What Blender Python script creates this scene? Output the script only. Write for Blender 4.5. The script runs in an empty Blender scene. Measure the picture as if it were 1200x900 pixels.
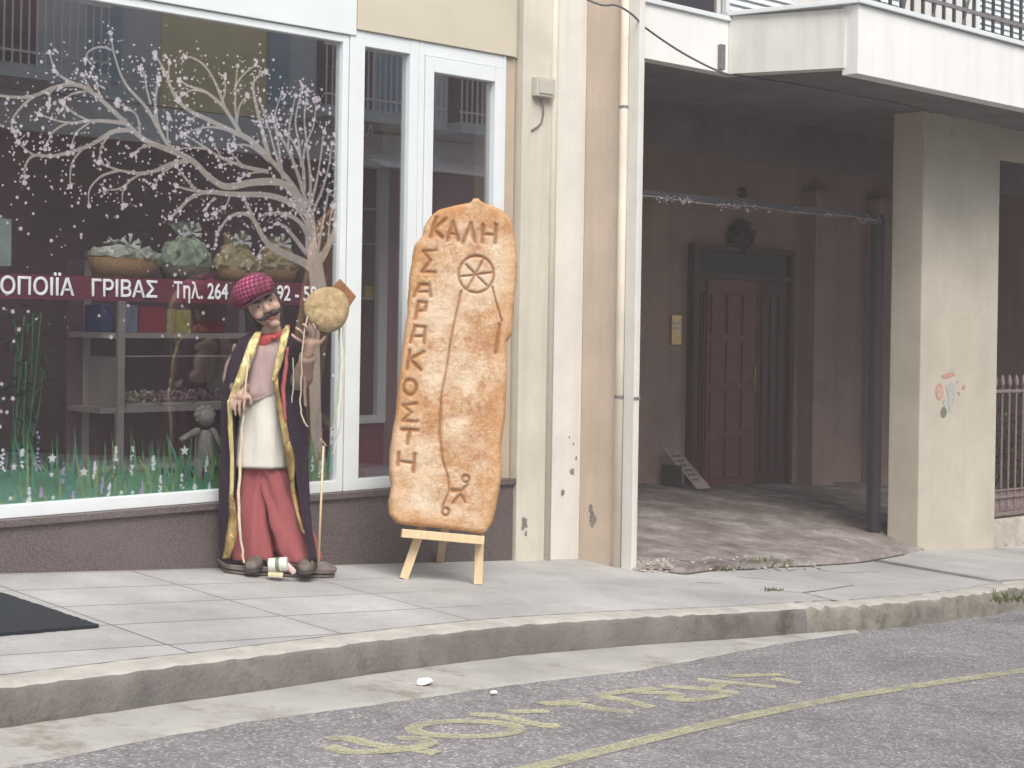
import bpy, bmesh, math, random
import numpy as np
from mathutils import Vector, Matrix, noise
random.seed(7)
scene = bpy.context.scene
COL = scene.collection
R = math.radians

# ------------------------------------------------------------------ camera
F, PHI, ROLL, HY, ZC = 1850.0, R(46), 0.016, 374.0, 1.6
D = Vector((math.cos(PHI), math.sin(PHI), 0)); RT = Vector((math.sin(PHI), -math.cos(PHI), 0)); UP = Vector((0, 0, 1))
CAM = Vector((0, 0, ZC))
cam = bpy.data.cameras.new('camera'); co = bpy.data.objects.new('camera', cam); COL.objects.link(co)
cam.sensor_width = 36; cam.sensor_fit = 'HORIZONTAL'
cam.lens = F / 1200 * 36
cam.shift_y = -(450 - HY) / 1200
cam.clip_end = 2000; cam.clip_start = 0.05
cx = RT * math.cos(ROLL) + UP * math.sin(ROLL)      # camera roll: picture turned slightly clockwise
cy = UP * math.cos(ROLL) - RT * math.sin(ROLL)
co.matrix_world = Matrix(((cx.x, cy.x, -D.x, CAM.x), (cx.y, cy.y, -D.y, CAM.y), (cx.z, cy.z, -D.z, CAM.z), (0, 0, 0, 1)))
scene.camera = co

# ------------------------------------------------------------------ light
SUN_EL, SUN_AZ = R(52), R(205)      # azimuth clockwise from +y
w = bpy.data.worlds.new('World'); scene.world = w; w.use_nodes = True
nt = w.node_tree
bg = nt.nodes['Background']
sky = nt.nodes.new('ShaderNodeTexSky'); sky.sky_type = 'NISHITA'; sky.sun_disc = False
sky.sun_elevation = SUN_EL; sky.sun_rotation = SUN_AZ
sky.air_density = 0.9; sky.dust_density = 2.0; sky.ozone_density = 1.0
hsv = nt.nodes.new('ShaderNodeHueSaturation'); hsv.inputs['Saturation'].default_value = .45      # thin bright cloud: a paler sky
nt.links.new(sky.outputs[0], hsv.inputs['Color']); nt.links.new(hsv.outputs[0], bg.inputs[0]); bg.inputs[1].default_value = 0.15
sl = bpy.data.lights.new('sun', 'SUN'); sl.energy = 2.0; sl.angle = R(35); sl.color = (1.0, 0.94, 0.87)
so = bpy.data.objects.new('sun', sl); COL.objects.link(so)
sd = Vector((math.sin(SUN_AZ) * math.cos(SUN_EL), math.cos(SUN_AZ) * math.cos(SUN_EL), math.sin(SUN_EL)))
so.rotation_euler = (-sd).to_track_quat('-Z', 'Y').to_euler()
scene.view_settings.view_transform = 'Standard'; scene.view_settings.look = 'None'
scene.view_settings.exposure = 0.74; scene.view_settings.gamma = 1
scene.view_settings.use_curve_mapping = False
scene.cycles.max_bounces = 10; scene.cycles.diffuse_bounces = 6; scene.cycles.transparent_max_bounces = 16
scene.cycles.use_denoising = True

# ------------------------------------------------------------------ picture measurements -> points on real planes
def ray(px, py):
    X = px - 600; Y = HY - py
    c, s = math.cos(ROLL), math.sin(ROLL)
    return D + RT * ((X * c - Y * s) / F) + UP * ((X * s + Y * c) / F)
def W(px, py, y=7.66):
    v = ray(px, py); return CAM + v * (y / v.y)
PAVE = (0.539 - 0.03 * 7.66, -0.076, 0.03)
ROAD = (0.315, -0.076, 0.0)
FLOOR = (-0.085 + 0.054 * 12.4 - 0.073 * 10.8, -0.054, 0.073)
def G(px, py, pl=PAVE):
    v = ray(px, py); t = (pl[0] - ZC) / (v.z - pl[1] * v.x - pl[2] * v.y); return CAM + v * t
def pz(pl, x, y): return pl[0] + pl[1] * x + pl[2] * y
def PN(px, py, p0, n):
    v = ray(px, py); return CAM + v * ((p0 - CAM).dot(n) / v.dot(n))

# ------------------------------------------------------------------ materials
def lin(r, g, b):
    f = lambda c: (c / 255 / 12.92) if c / 255 <= 0.04045 else ((c / 255 + 0.055) / 1.055) ** 2.4
    return (f(r), f(g), f(b))
class NT:
    def __init__(s, name):
        s.m = bpy.data.materials.new(name); s.m.use_nodes = True; s.t = s.m.node_tree
        s.b = s.t.nodes['Principled BSDF']; s.tc = s.n('ShaderNodeTexCoord')
    def n(s, kind, **kw):
        x = s.t.nodes.new(kind)
        for k, v in kw.items(): setattr(x, k, v)
        return x
    def l(s, a, b): s.t.links.new(a, b)
    def noise(s, scale, detail=4, rough=0.6, vec=None, stretch=None):
        x = s.n('ShaderNodeTexNoise'); x.inputs['Scale'].default_value = scale; x.inputs['Detail'].default_value = detail; x.inputs['Roughness'].default_value = rough
        src = vec or s.tc.outputs['Object']
        if stretch:
            mp = s.n('ShaderNodeMapping'); mp.inputs['Scale'].default_value = stretch; s.l(src, mp.inputs[0]); src = mp.outputs[0]
        s.l(src, x.inputs['Vector']); return x.outputs['Fac']
    def ramp(s, fac, *stops):
        x = s.n('ShaderNodeValToRGB'); e = x.color_ramp.elements
        while len(e) < len(stops): e.new(0.5)
        for i, (p, c) in enumerate(stops):
            e[i].position = p; e[i].color = (c, c, c, 1) if isinstance(c, (int, float)) else tuple(c) + (1,)
        s.l(fac, x.inputs[0]); return x.outputs[0]
    def mix(s, fac, a, b, mode='MIX'):
        x = s.n('ShaderNodeMix', data_type='RGBA', blend_type=mode)
        for i, v in ((0, fac), (6, a), (7, b)):
            if isinstance(v, (int, float)): x.inputs[i].default_value = v if i == 0 else (v, v, v, 1)
            elif isinstance(v, tuple): x.inputs[i].default_value = v + (1,)
            else: s.l(v, x.inputs[i])
        return x.outputs[2]
    def bump(s, h, strength=0.3, dist=0.01):
        x = s.n('ShaderNodeBump'); x.inputs['Strength'].default_value = strength; x.inputs['Distance'].default_value = dist
        s.l(h, x.inputs['Height']); s.l(x.outputs[0], s.b.inputs['Normal'])
    def col(s, c):
        if isinstance(c, tuple): s.b.inputs['Base Color'].default_value = c + (1,)
        else: s.l(c, s.b.inputs['Base Color'])
def mat(name, c, rough=0.7, var=0.15, scale=6, bump=0.0, bscale=60, metal=0.0, spec=0.5, dirt=None, stretch=None, c2=None, streak=0):
    a = NT(name); a.b.inputs['Roughness'].default_value = rough; a.b.inputs['Metallic'].default_value = metal
    a.b.inputs['Specular IOR Level'].default_value = spec
    f = a.noise(scale, 6, 0.65, stretch=stretch)
    lo = tuple(x * (1 - var) for x in c) if c2 is None else c2; hi = tuple(min(1, x * (1 + var)) for x in c)
    r = a.ramp(f, (0.3, lo), (0.7, hi))
    if streak:
        d2 = a.ramp(a.noise(7, 5, .7, stretch=(1, 1, .06)), (.50, 0.0), (.72, streak)); r = a.mix(d2, r, tuple(x * .55 for x in c))
    if dirt:
        d = a.ramp(a.noise(dirt[1], 8, 0.7), (dirt[2], 0.0), (dirt[2] + 0.12, 1.0))
        r = a.mix(d, r, dirt[0])
    a.col(r)
    if bump: a.bump(a.noise(bscale, 4), bump, 0.01)
    return a.m
M = {}
M['cream'] = mat('cream_paint', (.60, .56, .47), .75, .10, 2.5, .25, 90, dirt=((.42, .37, .29), 1.7, .66), streak=0.3)
M['cream_light'] = mat('pale_cream_paint', (.66, .65, .60), .75, .08, 2.5, .25, 90, dirt=((.48, .44, .37), 1.9, .68), streak=0.3)
M['peach'] = mat('peach_paint', (.56, .46, .365), .8, .10, 2.2, .3, 80, dirt=((.40, .31, .23), 2.0, .68), streak=0.3)
M['panel'] = mat('beige_panel', (.56, .51, .40), .6, .06, 1.5, .05, 40)
M['tan'] = mat('jamb_shadow_tan', (.46, .37, .28), .7, .1, 3)  # tan tone carries the shadow in the window recess
M['white'] = mat('white_aluminium', (.70, .74, .74), .35, .04, 3)
M['pillar'] = mat('pillar_plaster', (.52, .475, .385), .85, .12, 1.6, .35, 70, dirt=((.38, .33, .25), 1.3, .62), streak=0.12)
M['fascia'] = mat('white_render', (.80, .80, .77), .7, .05, 2, .1, 60, streak=0.18)
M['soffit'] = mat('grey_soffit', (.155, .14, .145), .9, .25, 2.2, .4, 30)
M['backwall'] = mat('mauve_plaster', (.40, .29, .245), .9, .2, 1.1, .2, 60, streak=0.3)
M['interior'] = mat('shop_inner_wall', (.44, .28, .29), .8, .2, 1.0)
M['interior_floor'] = mat('shop_floor', (.30, .24, .24), .5, .2, 3)
M['pipe'] = mat('cream_pipe_paint', (.74, .67, .56), .6, .08, 3)
M['granite'] = None
def granite():
    a = NT('granite_plinth'); a.b.inputs['Roughness'].default_value = .45
    f = a.noise(140, 3, .7); f2 = a.noise(2.0, 5)
    c = a.ramp(f, (.35, (.032, .024, .025)), (.5, (.10, .078, .076)), (.68, (.23, .19, .18)))
    a.col(a.mix(a.ramp(f2, (.35, .0), (.7, .45)), c, (.16, .135, .128)))
    return a.m
M['granite'] = granite()
def pavement():
    a = NT('concrete_slabs'); a.b.inputs['Roughness'].default_value = .85
    br = a.n('ShaderNodeTexBrick'); br.offset = 0; br.squash = 1
    mp = a.n('ShaderNodeMapping'); mp.inputs['Location'].default_value = (.10, .22, 0)
    a.l(a.tc.outputs['Object'], mp.inputs[0]); a.l(mp.outputs[0], br.inputs['Vector'])
    for k, v in (('Scale', 1.0), ('Mortar Size', .008), ('Mortar Smooth', .35), ('Bias', 0), ('Brick Width', .92), ('Row Height', .46)): br.inputs[k].default_value = v
    br.inputs['Color1'].default_value = (.365, .36, .35, 1); br.inputs['Color2'].default_value = (.42, .415, .405, 1); br.inputs['Mortar'].default_value = (.17, .155, .14, 1)
    big = a.ramp(a.noise(1.1, 7, .65), (.32, .70), (.68, 1.12))
    fine = a.ramp(a.noise(55, 5, .7), (.3, .86), (.7, 1.1))
    sx = a.n('ShaderNodeSeparateXYZ'); a.l(a.tc.outputs['Object'], sx.inputs[0])
    ad = a.n('ShaderNodeMath', operation='MULTIPLY_ADD'); a.l(a.noise(2.5, 3), ad.inputs[0]); ad.inputs[1].default_value = .9; a.l(sx.outputs[0], ad.inputs[2])
    dv = a.n('ShaderNodeMath', operation='DIVIDE'); a.l(ad.outputs[0], dv.inputs[0]); dv.inputs[1].default_value = 10.0
    wear = a.ramp(dv.outputs[0], (.58, 0.0), (.70, .92))
    base = a.mix(wear, br.outputs['Color'], (.395, .39, .38))
    c = a.mix(1.0, a.mix(1.0, base, big, 'MULTIPLY'), fine, 'MULTIPLY')
    st = a.ramp(a.noise(3.2, 9, .78), (.54, 0.0), (.72, .6))
    # joints only clear over part of the walk, worn away elsewhere
    a.col(a.mix(st, c, (.27, .245, .22)))
    a.bump(a.noise(70, 5), .25, .006)
    return a.m
M['pave'] = pavement()
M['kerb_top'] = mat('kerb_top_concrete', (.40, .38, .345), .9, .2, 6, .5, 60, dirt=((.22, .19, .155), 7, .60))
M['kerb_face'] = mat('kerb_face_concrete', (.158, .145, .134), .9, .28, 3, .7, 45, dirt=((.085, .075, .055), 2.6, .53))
M['gutter'] = mat('gutter_cement', (.35, .34, .315), .9, .18, 2.5, .5, 60, dirt=((.22, .20, .165), 2.6, .54))
def asphalt():
    a = NT('worn_asphalt'); a.b.inputs['Roughness'].default_value = .85
    v = a.n('ShaderNodeTexVoronoi'); v.inputs['Scale'].default_value = 95; a.l(a.tc.outputs['Object'], v.inputs['Vector'])
    hs = a.n('ShaderNodeSeparateColor'); a.l(v.outputs['Color'], hs.inputs[0])
    st = a.ramp(hs.outputs[0], (.0, (.16, .15, .155)), (.55, (.215, .203, .208)), (.85, (.28, .268, .27)), (.97, (.44, .425, .41)))
    big = a.ramp(a.noise(1.3, 6, .65), (.3, .78), (.7, 1.15))
    mid = a.ramp(a.noise(11, 6, .7), (.32, .80), (.68, 1.12))
    tar = a.ramp(a.noise(2.4, 8, .75), (.55, 0.0), (.70, .55)); a.col(a.mix(tar, a.mix(1., a.mix(1., st, big, 'MULTIPLY'), mid, 'MULTIPLY'), (.12, .112, .115)))
    a.bump(v.outputs['Distance'], .6, .008)
    return a.m
M['asphalt'] = asphalt()
def paint_road():
    a = NT('worn_yellow_paint'); a.b.inputs['Roughness'].default_value = .8
    a.col(a.ramp(a.noise(9, 5), (.3, (.40, .38, .24)), (.7, (.52, .50, .33))))
    k = a.ramp(a.noise(70, 6, .8), (.36, 0.0), (.52, .82)); k2 = a.ramp(a.noise(5, 4), (.25, .35), (.5, 1.0))
    a.l(a.mix(1., k, k2, 'MULTIPLY'), a.b.inputs['Alpha'])
    return a.m
M['roadpaint'] = paint_road()
def floor_mat():
    a = NT('rough_passage_floor'); a.b.inputs['Roughness'].default_value = .9
    c = a.ramp(a.noise(2.2, 9, .75), (.34, (.17, .135, .12)), (.5, (.31, .27, .25)), (.66, (.55, .50, .47)))
    d = a.ramp(a.noise(6, 9, .8), (.55, 0.0), (.7, .7))
    a.col(a.mix(d, c, (.15, .115, .10))); a.bump(a.noise(14, 8, .75), 1.0, .05)
    return a.m
M['pfloor'] = floor_mat()
def glass():
    a = NT('shop_glass'); t = a.t
    out = t.nodes['Material Output']
    gl = a.n('ShaderNodeBsdfGlossy'); gl.inputs['Roughness'].default_value = 0.0; gl.inputs['Color'].default_value = (.92, .97, 1, 1)
    tr = a.n('ShaderNodeBsdfTransparent'); tr.inputs['Color'].default_value = (.95, .96, .96, 1)
    lw = a.n('ShaderNodeLayerWeight'); lw.inputs['Blend'].default_value = .5      # Schlick reflectance, the same from both sides
    pw = a.n('ShaderNodeMath', operation='POWER'); a.l(lw.outputs['Facing'], pw.inputs[0]); pw.inputs[1].default_value = 4
    fr = a.n('ShaderNodeMath', operation='MULTIPLY_ADD'); a.l(pw.outputs[0], fr.inputs[0]); fr.inputs[1].default_value = .82; fr.inputs[2].default_value = .17
    mx = a.n('ShaderNodeMixShader'); a.l(fr.outputs[0], mx.inputs[0]); a.l(tr.outputs[0], mx.inputs[1]); a.l(gl.outputs[0], mx.inputs[2])
    a.l(mx.outputs[0], out.inputs['Surface'])
    return a.m
M['glass'] = glass()
M['bark'] = mat('painted_branch', (.50, .42, .375), .7, .12, 14)
M['blossom'] = mat('painted_blossom', (.82, .70, .75), .7, .12, 30)
M['band'] = mat('maroon_film', (.17, .028, .055), .5, .1, 5)
M['letter'] = mat('white_letter', (.82, .82, .82), .5, .02, 5)
M['grass1'] = mat('painted_grass', (.09, .27, .12), .7, .35, 8)
M['grass2'] = mat('painted_grass_yellow', (.26, .36, .11), .7, .3, 10)
M['grass3'] = mat('painted_grass_teal', (.06, .27, .19), .7, .3, 6)
M['lilac'] = mat('painted_lilac', (.45, .36, .55), .7, .2, 40)
M['metal_grey'] = mat('grey_shelf_metal', (.55, .50, .47), .5, .08, 5)
M['darkwood'] = mat('dark_red_wood', (.085, .035, .032), .5, .25, 5, stretch=(6, 6, .6))
M['redwood'] = mat('red_brown_wood', (.21, .075, .06), .5, .25, 5, stretch=(6, 6, .6))
M['black'] = mat('black_metal', (.03, .026, .032), .5, .2, 8)
M['rail'] = mat('weathered_rail', (.18, .16, .17), .6, .3, 12)
M['brass'] = mat('brass', (.58, .43, .20), .35, .1, 20, metal=.8)
M['pine'] = mat('pale_pine', (.62, .47, .28), .6, .14, 6, stretch=(8, 8, .7))
M['foliage'] = mat('leaf_green', (.05, .09, .03), .6, .4, 8)
M['mosaic'] = mat('moss_green', (.10, .11, .04), .9, .4, 20)
M['boxgrey'] = mat('junction_box_plastic', (.48, .46, .40), .6, .06, 6)
M['cablegrey'] = mat('grey_cable', (.13, .125, .12), .6, .1, 10)

# ------------------------------------------------------------------ object helpers
def setp(o, label=None, cat=None, group=None, kind=None):
    if label: o['label'] = label
    if cat: o['category'] = cat
    if group: o['group'] = group
    if kind: o['kind'] = kind
    return o
def thing(name, loc, label, cat, group=None, rz=0.0):
    o = bpy.data.objects.new(name, None); COL.objects.link(o)
    o.location = loc; o.rotation_euler = (0, 0, rz); o.empty_display_size = .1
    return setp(o, label, cat, group)
def basis(o):
    m = Matrix.LocRotScale(o.location, o.rotation_euler, o.scale)
    return (basis(o.parent) @ m) if o.parent else m
def link(name, me, mats, parent=None, smooth=False):
    o = bpy.data.objects.new(name, me); COL.objects.link(o)
    for m_ in (mats if isinstance(mats, (list, tuple)) else [mats]): me.materials.append(m_)
    if parent is not None:                       # mesh was built in world space: bring it into the parent's frame
        me.transform(basis(parent).inverted()); o.parent = parent
    if smooth:
        for p in me.polygons: p.use_smooth = True
    return o
class MB:
    def __init__(s): s.b = bmesh.new()
    def v(s, *p): return s.b.verts.new(p if len(p) == 3 else p[0])
    def box(s, x0, x1, y0, y1, z0, z1, mi=0):
        vs = [s.v(x, y, z) for x in (x0, x1) for y in (y0, y1) for z in (z0, z1)]
        for f in ((0, 1, 3, 2), (4, 6, 7, 5), (0, 4, 5, 1), (2, 3, 7, 6), (0, 2, 6, 4), (1, 5, 7, 3)):
            s.b.faces.new([vs[i] for i in f]).material_index = mi
        return s
    def hexa(s, q):      # 8 points: bottom 4 ccw, top 4
        vs = [s.v(p) for p in q]
        for f in ((3, 2, 1, 0), (4, 5, 6, 7), (0, 1, 5, 4), (1, 2, 6, 5), (2, 3, 7, 6), (3, 0, 4, 7)): s.b.faces.new([vs[i] for i in f])
        return s
    def quad(s, a, b, c, d, mi=0):
        f = s.b.faces.new([s.v(a), s.v(b), s.v(c), s.v(d)]); f.material_index = mi; return s
    def poly(s, pts, mi=0):
        f = s.b.faces.new([s.v(p) for p in pts]); f.material_index = mi; return s
    def prism(s, pts, ext):
        e = Vector(ext); a = [s.v(Vector(p)) for p in pts]; c = [s.v(Vector(p) + e) for p in pts]; n = len(a)
        s.b.faces.new(a[::-1]); s.b.faces.new(c)
        for i in range(n): s.b.faces.new([a[i], a[(i + 1) % n], c[(i + 1) % n], c[i]])
        return s
    def tube(s, pts, r, n=8, cap=True):
        pts = [Vector(p) for p in pts]; rr = r if isinstance(r, (list, tuple)) else [r] * len(pts)
        rings = []; ref = None
        for i, p in enumerate(pts):
            t = (pts[min(i + 1, len(pts) - 1)] - pts[max(i - 1, 0)]).normalized()
            if ref is None: ref = Vector((0, 0, 1)) if abs(t.z) < .9 else Vector((1, 0, 0))
            a = (ref - t * ref.dot(t)).normalized(); ref = a; b_ = t.cross(a)
            rings.append([s.v(p + (a * math.cos(k * 2 * math.pi / n) + b_ * math.sin(k * 2 * math.pi / n)) * rr[i]) for k in range(n)])
        for A, B in zip(rings[:-1], rings[1:]):
            for k in range(n): s.b.faces.new([A[k], A[(k + 1) % n], B[(k + 1) % n], B[k]])
        if cap: s.b.faces.new(rings[0][::-1]); s.b.faces.new(rings[-1])
        return s
    def capsule(s, a, b, ra, rb, n=12):
        a, b = Vector(a), Vector(b); t = b - a; L = t.length
        t = t.normalized() if L > 1e-6 else Vector((0, 0, 1)); pts, rr = [], []
        for k in range(4): th = math.pi / 2 * (1 - k / 4.0) ; pts.append(a - t * ra * math.sin(th)); rr.append(max(ra * math.cos(th), ra * .05))
        pts.append(a); rr.append(ra)
        pts.append(b if L > 1e-6 else a + t * 1e-4); rr.append(rb)
        for k in range(1, 5): th = math.pi / 2 * k / 4.0; pts.append(b + t * rb * math.sin(th)); rr.append(max(rb * math.cos(th), rb * .05))
        return s.tube(pts, rr, n)
    def rings(s, rows, closed=True, cap0=False, cap1=False):
        vs = [[s.v(p) for p in r] for r in rows]
        for A, B in zip(vs[:-1], vs[1:]):
            n = len(A)
            for k in range(n if closed else n - 1): s.b.faces.new([A[k], A[(k + 1) % n], B[(k + 1) % n], B[k]])
        if cap0: s.b.faces.new(vs[0][::-1])
        if cap1: s.b.faces.new(vs[-1])
        return s
    def ball(s, c, r, seg=14, ring=9, rot=None):
        r = r if isinstance(r, (list, tuple)) else (r, r, r)
        m_ = Matrix.Translation(Vector(c)) @ (rot.to_4x4() if rot else Matrix.Identity(4)) @ Matrix.Diagonal((*r, 1))
        bmesh.ops.create_uvsphere(s.b, u_segments=seg, v_segments=ring, radius=1, matrix=m_); return s
    def build(s, name, mats, parent=None, smooth=False, bevel=0.0, solid=0.0):
        if bevel: bmesh.ops.bevel(s.b, geom=list(s.b.edges), offset=bevel, segments=2, affect='EDGES', profile=.6, clamp_overlap=True)
        if solid: bmesh.ops.solidify(s.b, geom=list(s.b.faces), thickness=solid)
        bmesh.ops.recalc_face_normals(s.b, faces=list(s.b.faces))
        me = bpy.data.meshes.new(name); s.b.to_mesh(me); s.b.free()
        return link(name, me, mats, parent, smooth)
def text_mesh(name, body, m_, parent, origin, xdir, zdir, height, width=None, fat=0.0, depth=.002):
    cu = bpy.data.curves.new(name, 'FONT'); cu.body = body; cu.size = 1; cu.bevel_depth = fat; cu.bevel_resolution = 0; cu.extrude = .0
    to = bpy.data.objects.new(name, cu); COL.objects.link(to)
    dg = bpy.context.evaluated_depsgraph_get(); me = bpy.data.meshes.new_from_object(to.evaluated_get(dg))
    bpy.data.objects.remove(to)
    xs = [v.co.x for v in me.vertices]; ys = [v.co.y for v in me.vertices]
    h0, h1, x0, x1 = 0.0, 0.70, min(xs), max(xs)
    sy = height / (h1 - h0); sx = (width / (x1 - x0)) if width else sy
    xd, zd, o_ = Vector(xdir), Vector(zdir), Vector(origin)
    for v in me.vertices: v.co = o_ + xd * ((v.co.x - x0) * sx) + zd * (v.co.y * sy) - xd.cross(zd) * (-v.co.z * .1)
    return link(name, me, m_, parent)
def stroke(mb, pts, wds, mi=0):
    """flat ribbon with given half widths along a list of 3D points lying in one plane"""
    pts = [Vector(p) for p in pts]; n = plane_n
    L, Rr = [], []
    for i, p in enumerate(pts):
        t = (pts[min(i + 1, len(pts) - 1)] - pts[max(i - 1, 0)]).normalized(); sd_ = t.cross(n).normalized()
        wv = wds[i] if isinstance(wds, (list, tuple)) else wds
        L.append(mb.v(p + sd_ * wv)); Rr.append(mb.v(p - sd_ * wv))
    for i in range(len(pts) - 1):
        f = mb.b.faces.new([L[i], L[i + 1], Rr[i + 1], Rr[i]]); f.material_index = mi
plane_n = Vector((0, -1, 0))
def smooth_path(pts, k=4):
    pts = [Vector(p) for p in pts]; out = []
    for i in range(len(pts) - 1):
        p0, p1, p2, p3 = pts[max(i - 1, 0)], pts[i], pts[i + 1], pts[min(i + 2, len(pts) - 1)]
        for j in range(k):
            t = j / k
            out.append(.5 * ((2 * p1) + (p2 - p0) * t + (2 * p0 - 5 * p1 + 4 * p2 - p3) * t * t + (3 * p1 - p0 - 3 * p2 + p3) * t ** 3))
    out.append(pts[-1]); return out

# ================================================================== SETTING
KERB = [(-60, 2.9), (-20, 4.3), (-6, 4.55), (0, 4.95), (2.1, 5.19), (2.6, 5.262), (3.37, 5.388), (3.82, 5.455), (4.63, 5.6), (5.55, 5.713), (6.53, 5.717), (7.36, 5.66), (8.0, 5.66)]
KERB2 = [(8.0, 5.66), (8.3, 5.655), (8.72, 5.63), (9.3, 5.66), (10.2, 5.74), (11.1, 5.88), (14, 6.0), (40, 6.2), (80, 6.3)]
def kz(x, y): return pz(PAVE, x, y)
# ground sheet
mb = MB(); gz = lambda x: ROAD[0] - .45 + ROAD[1] * x
xs_ = [-120, -60, 80, 140]; zz = [gz(-60), gz(-60), gz(80), gz(80)]
for i in range(3): mb.quad((xs_[i], -120, zz[i]), (xs_[i + 1], -120, zz[i + 1]), (xs_[i + 1], 120, zz[i + 1]), (xs_[i], 120, zz[i]))
setp(mb.build('ground', mat('earth', (.16, .14, .11), .95, .3, .5)), kind='structure')
# road
mb = MB(); mb.quad((-60, -2.3, pz(ROAD, -60, 0)), (80, -2.3, pz(ROAD, 80, 0)), (80, 6.45, pz(ROAD, 80, 0)), (-60, 6.45, pz(ROAD, -60, 0)))
setp(mb.build('road', M['asphalt']), kind='structure')
# pavement (walk surface inside the kerb stones)
KW = .17
mb = MB()
def walk(pts, inset):
    fine = smooth_path([(x, y, 0) for x, y in pts], 5)
    rows = []
    for p in fine:
        y0, y1 = p.y + inset, 7.72 if p.x < 8.04 else 9.0
        rows.append([(p.x, y0 + (y1 - y0) * t, kz(p.x, y0 + (y1 - y0) * t)) for t in (0, .5, 1)])
    mb.rings(rows, closed=False)
walk(KERB, KW); walk(KERB2, KW)
setp(mb.build('pavement', M['pave']), kind='structure')
# kerb: rounded concrete edge, front face darker
def kerb(pts, jag, name, step):
    fine = []
    for p, q in zip(pts[:-1], pts[1:]):
        n = max(1, min(80, int((q[0] - p[0]) / step)))
        for i in range(n): fine.append((p[0] + (q[0] - p[0]) * i / n, p[1] + (q[1] - p[1]) * i / n))
    fine.append(pts[-1])
    rows = []
    for x, y in fine:
        j = noise.noise((x * 5, 3, 0)) * jag; j2 = noise.noise((x * 11, 9, 2)) * jag
        zr = pz(ROAD, x, y) - .03; zt = kz(x, y)
        rows.append([(x, y - .015 + j * .6, zr), (x, y - .008 + j + j2 * .5, zr + (zt - zr) * .5), (x, y + j, zt - .03 + j2 * .6), (x, y + .012 + j, zt - .010 + j2 * .4), (x, y + .032 + j * .5, zt - .001 + j2 * .3), (x, y + KW * .6, zt + .002 + j2 * .3), (x, y + KW + .06, zt + .004)])
    m2 = MB(); vs = [[m2.v(p) for p in r] for r in rows]
    for A, B in zip(vs[:-1], vs[1:]):
        for k in range(6):
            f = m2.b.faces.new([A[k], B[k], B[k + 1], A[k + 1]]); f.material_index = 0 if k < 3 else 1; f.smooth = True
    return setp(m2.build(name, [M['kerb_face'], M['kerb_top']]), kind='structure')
kerb(KERB, .022, 'kerb', .03)
M['kerb_broken'] = mat('broken_kerb_concrete', (.215, .20, .17), .95, .35, 7, .9, 25, dirt=((.10, .095, .06), 5, .55))
k2 = kerb(KERB2, .06, 'kerb', .04); k2.data.materials[0] = M['kerb_broken']
# gutter strip (cement apron on the road by the kerb)
gp = [(-150, 925), (35, 896), (150, 872), (300, 845), (420, 829), (520, 815), (600, 803), (680, 794), (750, 786), (850, 767), (930, 752), (1010, 741)]
mb = MB(); rows = []
inner = [(-20, 4.0)] + KERB[2:] + [(8.55, 5.64)]
op = [Vector((-20, 3.3, 0))] + [G(a, b, ROAD) for a, b in gp]
def along(poly, t):
    L = [0]
    for p, q in zip(poly[:-1], poly[1:]): L.append(L[-1] + (Vector(q[:2]) - Vector(p[:2])).length)
    d_ = t * L[-1]
    for i in range(len(poly) - 1):
        if d_ <= L[i + 1] + 1e-9:
            f = (d_ - L[i]) / (L[i + 1] - L[i]); return Vector(poly[i][:2]).lerp(Vector(poly[i + 1][:2]), f)
for i in range(601):
    t = i / 600; a = along(inner, t); x = a.x
    # outer edge at same x
    for p, q in zip(op[:-1], op[1:]):
        if p.x <= x <= q.x: yo = p.y + (q.y - p.y) * (x - p.x) / (q.x - p.x); break
    else: yo = a.y - .02
    yo += .02 * noise.noise((x * 6, 0, 5)); yo = min(yo, a.y - .012)
    dl = a.y - .018 - .016 * abs(noise.noise((x * 4, 1, 1))) - .012 * abs(noise.noise((x * 17, 5, 1))); dl = max(dl, yo + .005)
    rows.append([(x, a.y + .03, pz(ROAD, x, 0) + .014), (x, dl, pz(ROAD, x, 0) + .0115), (x, yo + .03 if yo + .03 < dl else dl - .001, pz(ROAD, x, 0) + .008), (x, yo, pz(ROAD, x, 0) + .001)])
vs = [[mb.v(p) for p in r] for r in rows]
for A, Bq in zip(vs[:-1], vs[1:]):
    for k in range(3): mb.b.faces.new([A[k], Bq[k], Bq[k + 1], A[k + 1]]).material_index = 1 if k == 0 else 0
setp(mb.build('gutter', [M['gutter'], mat('gutter_dirt', (.13, .115, .085), .95, .4, 20, .8, 60, dirt=((.10, .12, .05), 5, .55))]), kind='structure')
# opposite pavement
mb = MB(); mb.hexa([(-60, -4.6, gz(-60)), (80, -4.6, gz(80)), (80, -2.3, gz(80)), (-60, -2.3, gz(-60)), (-60, -4.6, pz(ROAD, -60, 0) + .14), (80, -4.6, pz(ROAD, 80, 0) + .14), (80, -2.3, pz(ROAD, 80, 0) + .14), (-60, -2.3, pz(ROAD, -60, 0) + .14)])
setp(mb.build('pavement', M['pave']), kind='structure')
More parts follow.
